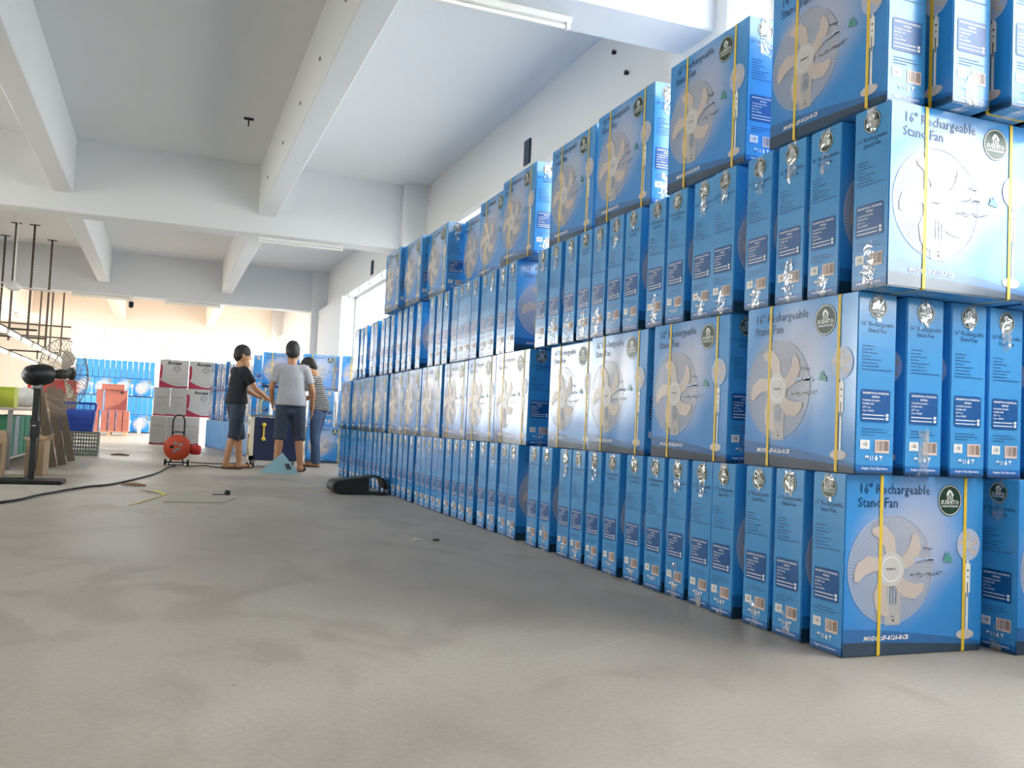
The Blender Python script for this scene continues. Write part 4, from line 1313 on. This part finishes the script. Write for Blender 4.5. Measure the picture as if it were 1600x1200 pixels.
MB().tube([(.03, -.03, .86), (.05, -.04, .55), (.035, -.035, .12), (-.05, -.08, .045), (-.25, -.19, .042), (-.34, -.26, .01)], .005, 6).build('cord', M['cable'], fan)
tag(fan, 'black industrial pedestal fan with wire cage on a flat base plate', 'fan')

# ------------------------------------------------------------------ crates, planks, cardboard boxes
def crate(name, loc, w, d, h, m, label, flare=.06, rows=3, cols=9, solid=.0):
    c = empty(name, loc)
    k = 1 - flare
    def wall(p0, p1, q0, q1, nm):
        """frame of bars: p0,p1 bottom corners, q0,q1 top corners"""
        p0, p1, q0, q1 = map(Vector, (p0, p1, q0, q1)); mb = MB()
        P = lambda u, v: (p0 * (1 - u) + p1 * u) * (1 - v) + (q0 * (1 - u) + q1 * u) * v
        for i in range(cols + 1): mb.tube([P(i / cols, 0), P(i / cols, 1)], .006, 4, smooth=False)
        for j in range(rows + 1): mb.tube([P(0, j / rows), P(1, j / rows)], .008, 4, smooth=False)
        mb.tube([P(0, .985), P(1, .985)], [(.014, .016)] * 2, 4, smooth=False)
        mb.tube([P(0, .02), P(1, .02)], [(.012, .02)] * 2, 4, smooth=False)
        if solid:
            a, b, cc, dd = P(0.02, .06), P(.98, .06), P(.98, solid), P(.02, solid)
            mb.add([a, b, cc, dd], [(0, 1, 2, 3), (3, 2, 1, 0)])
            nrm = (p1 - p0).cross(q0 - p0).normalized() * .006
            mb.add([a + nrm, b + nrm, cc + nrm, dd + nrm], [(0, 1, 2, 3)])
        return mb.build(nm, m, c)
    B = [(-w / 2 * k, -d / 2 * k, .01), (w / 2 * k, -d / 2 * k, .01), (w / 2 * k, d / 2 * k, .01), (-w / 2 * k, d / 2 * k, .01)]
    T = [(-w / 2, -d / 2, h), (w / 2, -d / 2, h), (w / 2, d / 2, h), (-w / 2, d / 2, h)]
    for i in range(4): wall(B[i], B[(i + 1) % 4], T[i], T[(i + 1) % 4], 'crate_side')
    MB().box((0, 0, .012), (w * k, d * k, .014)).build('crate_bottom', m, c)
    return tag(c, label, 'crate')


crate('grey_crate', (-3.24, 13.0, 0), .46, .36, .355, M['greycrate'], 'grey plastic crate on the floor under the blue one', .02, 6, 12)
crate('blue_crate', (-3.34, 13.0, .372), .52, .38, .43, M['bluecrate'], 'blue plastic crate standing on the grey crate', .12, 4, 10, .72)
for i, (b0, t0) in enumerate((((-3.27, 9.42), (-3.50, 9.62)), ((-3.22, 9.95), (-3.43, 10.15)), ((-3.20, 10.90), (-3.43, 11.1)))):
    p, q_ = Vector((b0[0], b0[1], .004)), Vector((t0[0], t0[1], .95))
    d = (q_ - p).normalized(); sx = Vector((1, 0, 0)); sx = (sx - d * sx.dot(d)).normalized(); ny = d.cross(sx)
    w, t = .046, .012
    vs = []
    for e in (p, q_):
        for a, b_ in ((-1, -1), (1, -1), (1, 1), (-1, 1)): vs.append(e + sx * a * w + ny * b_ * t)
    mn = min(v.z for v in vs); vs = [v - Vector((0, 0, mn)) for v in vs]
    tag(MB().add(vs, [(3, 2, 1, 0), (4, 5, 6, 7), (0, 1, 5, 4), (1, 2, 6, 5), (2, 3, 7, 6), (3, 0, 4, 7)]).build('plank', M['wood']),
        ('weathered plank leaning by the bench, nearest the pedestal fan', 'weathered plank leaning between the two other planks', 'weathered plank leaning nearest to the crates')[i], 'plank', 'planks leaning against the bench')


def open_box(loc, w, d, h, rz, label, flaps=(1, 1, 1, 1), name='cardboard_box'):
    r = empty(name, loc, rz); t = .006
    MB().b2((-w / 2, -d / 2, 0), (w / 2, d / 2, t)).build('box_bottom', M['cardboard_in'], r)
    for a, b_ in (((-w / 2, -d / 2, t), (w / 2, -d / 2 + t, h)), ((-w / 2, d / 2 - t, t), (w / 2, d / 2, h)), ((-w / 2, -d / 2 + t, t), (-w / 2 + t, d / 2 - t, h)), ((w / 2 - t, -d / 2 + t, t), (w / 2, d / 2 - t, h))):
        MB().b2(a, b_).build('box_side', M['cardboard'], r)
    for i, (cx, cy, ln, dr) in enumerate(((0, -d / 2, w, (0, -1)), (0, d / 2, w, (0, 1)), (-w / 2, 0, d, (-1, 0)), (w / 2, 0, d, (1, 0)))):
        if not flaps[i]: continue
        f = min(w, d) * .42; dv = Vector((dr[0], dr[1], 0)); sv = Vector((dr[1], -dr[0], 0)); b0 = Vector((cx, cy, h))
        up = flaps[i]; e = b0 + dv * f * .55 + Vector((0, 0, f * up * .6))
        vs = [b0 - sv * ln / 2, b0 + sv * ln / 2, e + sv * ln * .46, e - sv * ln * .48]; vs += [v + Vector((0, 0, .006)) for v in vs]
        MB().add(vs, [(0, 1, 2, 3), (7, 6, 5, 4), (0, 4, 5, 1), (1, 5, 6, 2), (2, 6, 7, 3), (3, 7, 4, 0)]).build('flap', M['cardboard'], r)
    return tag(r, label, 'box', 'cardboard boxes by the bench')


open_box((-3.86, 7.80, 0), .62, .5, .33, R(4), 'wide open cardboard box behind the pedestal fan base', (.1, .9, 0, 0))
open_box((-3.30, 8.22, 0), .17, .34, .36, R(-3), 'narrow tall open cardboard box beside the fan pole', (0, .8, .5, 1.3))
tb = empty('red_tub', (-3.84, 7.85, .008)); MB().lathe([(.001, 0), (.055, 0), (.075, .44), (.080, .44), (.080, .46), (.068, .46), (.055, .02), (.001, .02)], n=18).build('tub_body', M['redplastic'], tb)
MB().tube([(-.07, 0, .45), (-.05, 0, .55), (0, 0, .58), (.05, 0, .55), (.07, 0, .45)], .006, 8).build('tub_handle', M['white'], tb)
tag(tb, 'red plastic tub standing in the open cardboard box', 'tub')

# ------------------------------------------------------------------ work bench
wb = empty('work_bench', (-4.35, 10.9, 0))
MB().box((0, 0, .67), (1.50, 4.2, .03), 0, None, .004).build('bench_top', M['benchtop'], wb)
for sx in (-.68, .68):
    for sy in (-2.0, 0, 2.0): MB().box((sx, sy, .328), (.045, .045, .655)).build('leg', M['greymetal'], wb)
MB().box((0, 0, .12), (1.36, 4.0, .02)).build('lower_shelf', M['benchtop'], wb)
tag(wb, 'long work bench behind the pedestal fan', 'bench')


def bin_(loc, w, d, h, m, label, name='parts_bin'):
    r = empty(name, loc); t = .008
    for a, b_ in (((-w / 2, -d / 2, 0), (w / 2, d / 2, t)),): MB().b2(a, b_).build('bin_bottom', m, r)
    for a, b_ in (((-w / 2, -d / 2, t), (w / 2, -d / 2 + t, h)), ((-w / 2, d / 2 - t, t), (w / 2, d / 2, h)), ((-w / 2, -d / 2 + t, t), (-w / 2 + t, d / 2 - t, h)), ((w / 2 - t, -d / 2 + t, t), (w / 2, d / 2 - t, h))):
        MB().b2(a, b_).build('bin_side', m, r)
    rm = MB()
    for a, b_ in (((-w / 2 - .008, -d / 2 - .008, h - .02), (w / 2 + .008, -d / 2, h)), ((-w / 2 - .008, d / 2, h - .02), (w / 2 + .008, d / 2 + .008, h)), ((-w / 2 - .008, -d / 2, h - .02), (-w / 2, d / 2, h)), ((w / 2, -d / 2, h - .02), (w / 2 + .008, d / 2, h))): rm.b2(a, b_)
    rm.build('rim', m, r)
    return tag(r, label, 'bin', 'plastic bins on and under the bench')


bin_((-3.77, 9.35, .686), .17, .30, .23, M['yellowgreen'], 'yellow green plastic bin on the bench edge')
bin_((-3.97, 9.10, .686), .14, .26, .14, M['green'], 'dark green plastic bin on the bench beside the yellow green one')
for i, (y, m) in enumerate(((9.2, 'green'), (9.62, 'greyplastic'), (10.04, 'green'), (10.46, 'green'), (11.3, 'green'))):
    bin_((-3.86, y, .131), .34, .36, .46, M[m], ('green bin under the bench behind the cardboard box', 'grey bin under the bench between green ones', 'green bin under the bench behind the fan pole', 'green bin under the bench behind the first plank', 'green bin under the bench behind the last plank')[i])
wbag = MB(); wbag.ball((0, 0, .11), (.17, .20, .12)); wbag.ball((.05, .12, .16), (.10, .12, .09)); wbag.ball((-.06, -.08, .16), (.09, .10, .08))
me = remesh(wbag, .012, 4); me.materials.append(M['cloth'])
tag(obj('cloth_bundle', me, None, (-3.78, 10.3, .70)), 'heap of white cloth on the bench', 'cloth')
tag(obj('cloth_bundle', me, None, (-3.80, 11.1, .70), (0, 0, 1.2)), 'second heap of white cloth farther along the bench', 'cloth')
sh = empty('shelf_rack', (-4.05, 6.9, 0))
MB().box((0, 0, .955), (.62, .34, .03), 0, None, .004).build('shelf_board', M['greymetal'], sh)
for sx in (-.28, ):
    for sy in (-.14, .14): MB().box((sx, sy, .47), (.03, .03, .94)).build('leg', M['greymetal'], sh)
for sy in (-.14, .14): MB().box((-.28, sy, 1.3), (.03, .03, .66)).build('upright', M['greymetal'], sh)
MB().box((-.28, 0, .01), (.06, .5, .02)).build('foot', M['greymetal'], sh)
tag(sh, 'grey shelf board on a rack at the frame edge', 'shelf')
# red covered boxes behind the planks
bx = open_box((-3.95, 16.3, 0), .62, .5, .98, 0, 'tall beige box under the red cover behind the planks', (0, 0, 0, 0))
rl = empty('red_cover', (-4.02, 16.3, .985)); MB().box((0, 0, .12), (.80, .62, .24), 0, None, .02).build('cover_body', M['redplastic'], rl)
MB().tube([(-.3, -.315, .10), (-.1, -.315, .16), (.1, -.315, .16), (.3, -.315, .10)], .012, 8).build('cover_ridge', M['redplastic'], rl)
tag(rl, 'red plastic cover lying on the tall beige box', 'cover')

# ------------------------------------------------------------------ lamps on the beams
def tube_light(loc, rz, label, lit, length=1.22, hang=0.0, group='tube lights'):
    r = empty('tube_light', loc, rz)
    MB().box((0, 0, -.022), (length, .055, .044), 0, None, .006).build('housing', M['tubewhite'], r)
    MB().tube([(-length / 2 + .04, 0, -.066), (length / 2 - .04, 0, -.066)], .0135, 12).build('tube', M['tubeon'] if lit else M['tubeoff'], r)
    for sx in (-1, 1): MB().box((sx * (length / 2 - .02), 0, -.060), (.03, .04, .045), 0, None, .005).build('lamp_holder', M['tubewhite'], r)
    return tag(r, label, 'lamp', group)


tube_light((-.47, 2.72, ZB), 0, 'unlit tube light under the beam above the top row of cartons', False)
tube_light((-.38, 11.0, ZB), 0, 'unlit tube light under the second beam above the people', False)
tube_light((-1.62, 19.86, ZB), 0, 'unlit tube light under the far beam above the white cartons', False)
tube_light((-3.55, 19.86, ZB), 0, 'unlit tube light under the far beam beside the security camera', False)
cv = empty('security_camera', (-2.93, 19.72, ZB))
MB().lathe([(.001, 0), (.05, 0), (.05, -.03), (.02, -.035), (.02, -.12), (.001, -.12)][::-1], n=18).build('mount', M['white'], cv)
MB().lathe([(.001, -.12), (.05, -.12), (.058, -.15), (.058, -.22), (.04, -.25), (.001, -.26)][::-1], n=20).build('dome', M['black'], cv)
tag(cv, 'dark dome security camera under the far beam', 'camera')

# ------------------------------------------------------------------ hanging frame with lit tubes over the benches
def post(x, y, z0, label, plate=True):
    r = empty('hanging_post', (x, y, z0)); h = ZC - z0
    MB().b2((-.020, -.002, 0), (.020, .002, h - .005)).build('post_web', M['steel'], r)
    MB().b2((-.020, .002, 0), (-.016, .036, h - .005)).build('post_flange', M['steel'], r)
    sl = MB()
    nS = int(h / .05)
    for k in range(nS): sl.box((0, -.0026, .03 + k * .05), (.010, .001, .022))
    s_ = sl.build('slots', M['hole'], r); s_['kind'] = 'stuff'
    if plate: MB().b2((-.09, -.03, h - .012), (.09, .03, h)).build('ceiling_plate', M['steel'], r)
    return tag(r, label, 'post', 'slotted posts hanging over the benches')


post(-5.40, 19.0, 1.97, 'slotted steel post hanging at the outer frame edge')
post(-4.98, 17.4, 1.97, 'slotted steel post hanging second from the frame edge')
post(-4.66, 17.4, 1.97, 'slotted steel post hanging third from the frame edge')
post(-4.52, 19.0, 1.97, 'slotted steel post hanging nearest the security camera, short one')
for i, (x, y) in enumerate(((-5.25, 24.0), (-4.98, 24.0), (-4.72, 24.0), (-6.3, 24.0), (-6.6, 22.0))):
    post(x, y, 1.95, '%s slotted post hanging in the bay beyond the far beam' % ordinal(i + 1), False)


def rail(name, a, b_, label):
    o = MB().tube([a, b_], [(.018, .018)] * 2, 4, smooth=False).build(name, M['steel'])
    return tag(o, label, 'rail', 'steel rails of the hanging light frame')


rail('light_rail', (-4.585, 13.0, 1.985), (-4.585, 27.5, 1.985), 'long steel rail carrying the brighter row of lit tubes')
rail('light_rail', (-5.52, 13.0, 1.985), (-5.52, 27.5, 1.985), 'long steel rail carrying the outer row of lit tubes')
for i, (y, z) in enumerate(((17.44, 2.20), (19.06, 2.16), (21.5, 2.01), (24.05, 2.55), (24.06, 2.85))):
    rail('cross_bar', (-6.4, y, z), (-4.5, y, z), '%s cross bar of the hanging light frame counting from the camera' % ordinal(i + 1))
for i in range(9):
    tube_light((-4.585, 13.7 + i * 1.5, 1.966), R(90), '%s lit tube in the brighter hanging row' % ordinal(i + 1), True, group='lit tubes hanging over the benches')
for i in range(6):
    tube_light((-5.52, 17.0 + i * 1.7, 1.966), R(90), '%s lit tube in the outer hanging row' % ordinal(i + 1), True, group='lit tubes hanging over the benches')


def ceiling_fan(loc, label, rot=0):
    r = empty('ceiling_fan', loc, rot)
    h = ZC - loc[2]
    MB().tube([(0, 0, .05), (0, 0, h - .04)], .012, 10).build('down_rod', M['white'], r)
    MB().lathe([(.001, h), (.05, h), (.06, h - .05), (.02, h - .08), (.001, h - .08)][::-1], n=18).build('canopy', M['white'], r)
    MB().lathe([(.001, -.06), (.07, -.055), (.12, -.02), (.12, .02), (.07, .06), (.03, .10), (.001, .10)], n=24).build('motor', M['white'], r)
    for k in range(3):
        b = MB(); a = 2 * math.pi * k / 3
        b.add([(.11, -.03, 0), (.25, -.06, .012), (.62, -.065, .012), (.62, .055, -.006), (.25, .05, -.006), (.11, .03, 0)] + [(.11, -.03, -.004), (.25, -.06, .008), (.62, -.065, .008), (.62, .055, -.010), (.25, .05, -.010), (.11, .03, -.004)],
              [(0, 1, 2, 3, 4, 5), (11, 10, 9, 8, 7, 6)] + [(i, i + 6, (i + 1) % 6 + 6, (i + 1) % 6) for i in range(6)])
        b.build('blade', M['white'], r, None, (0, 0, a))
    return tag(r, label, 'fan', 'ceiling fans')


ceiling_fan((-4.55, 14.6, 2.68), 'white three bladed ceiling fan hanging in front of the slotted posts', .35)
ceiling_fan((-5.6, 22.5, 2.9), 'white ceiling fan in the bay beyond the far beam', .9)

# small fixings
th = empty('ceiling_hook', (-1.36, 8.75, ZC)); MB().tube([(0, 0, 0), (0, 0, -.10)], .008, 8).build('hook_stem', M['blackmetal'], th); MB().box((0, 0, -.012), (.11, .035, .022)).build('hook_plate', M['blackmetal'], th)
tag(th, 'black T shaped hook in the middle ceiling bay', 'hook')
for i, (y, z, lb) in enumerate(((14.4, 3.60, 'small dark blue plate on the wall above the far window'), (6.6, 3.68, 'small dark blue plate on the wall above the top row of cartons'))):
    tag(MB().box((XR - .012, y, z), (.022, .16, .27), 0, None, .004).build('wall_plate', M['navy']), lb, 'plate')
for i, (x, y, z, lb) in enumerate(((XR - .01, 4.6, 4.02, 'upper dark wall anchor near the near beam'), (XR - .01, 4.35, 3.75, 'lower dark wall anchor near the near beam'))):
    tag(MB().lathe([(.001, -.02), (.022, -.02), (.016, .01), (.001, .01)], (x, y, z), 'x', 10).build('wall_anchor', M['blackmetal']), lb, 'anchor')
for i, y in enumerate((12.0, 13.0, 14.0, 15.0, 16.0)):
    hk = MB().tube([(XR - .13, y, ZB + .003), (XR - .13, y, ZB - .05), (XR - .115, y, ZB - .075), (XR - .10, y, ZB - .06)], .006, 6).build('ledge_hook', M['greymetal'])
    tag(hk, '%s small hook under the ledge of the far window' % ordinal(i + 1), 'hook', 'hooks under the window ledge')
for i, (x, y) in enumerate(((-1.023, 4.2), (-1.023, 5.4), (-1.023, 6.6), (-1.023, 8.0), (-1.023, 9.6))):
    cl_ = MB().box((0, 0, 0), (.012, .03, .03), 0, None, .003).build('beam_clip', M['greymetal'], None, (x - .005, y, 3.80))
    tag(cl_, '%s metal clip along the side of the middle ceiling beam' % ordinal(i + 1), 'clip', 'clips on the ceiling beam')
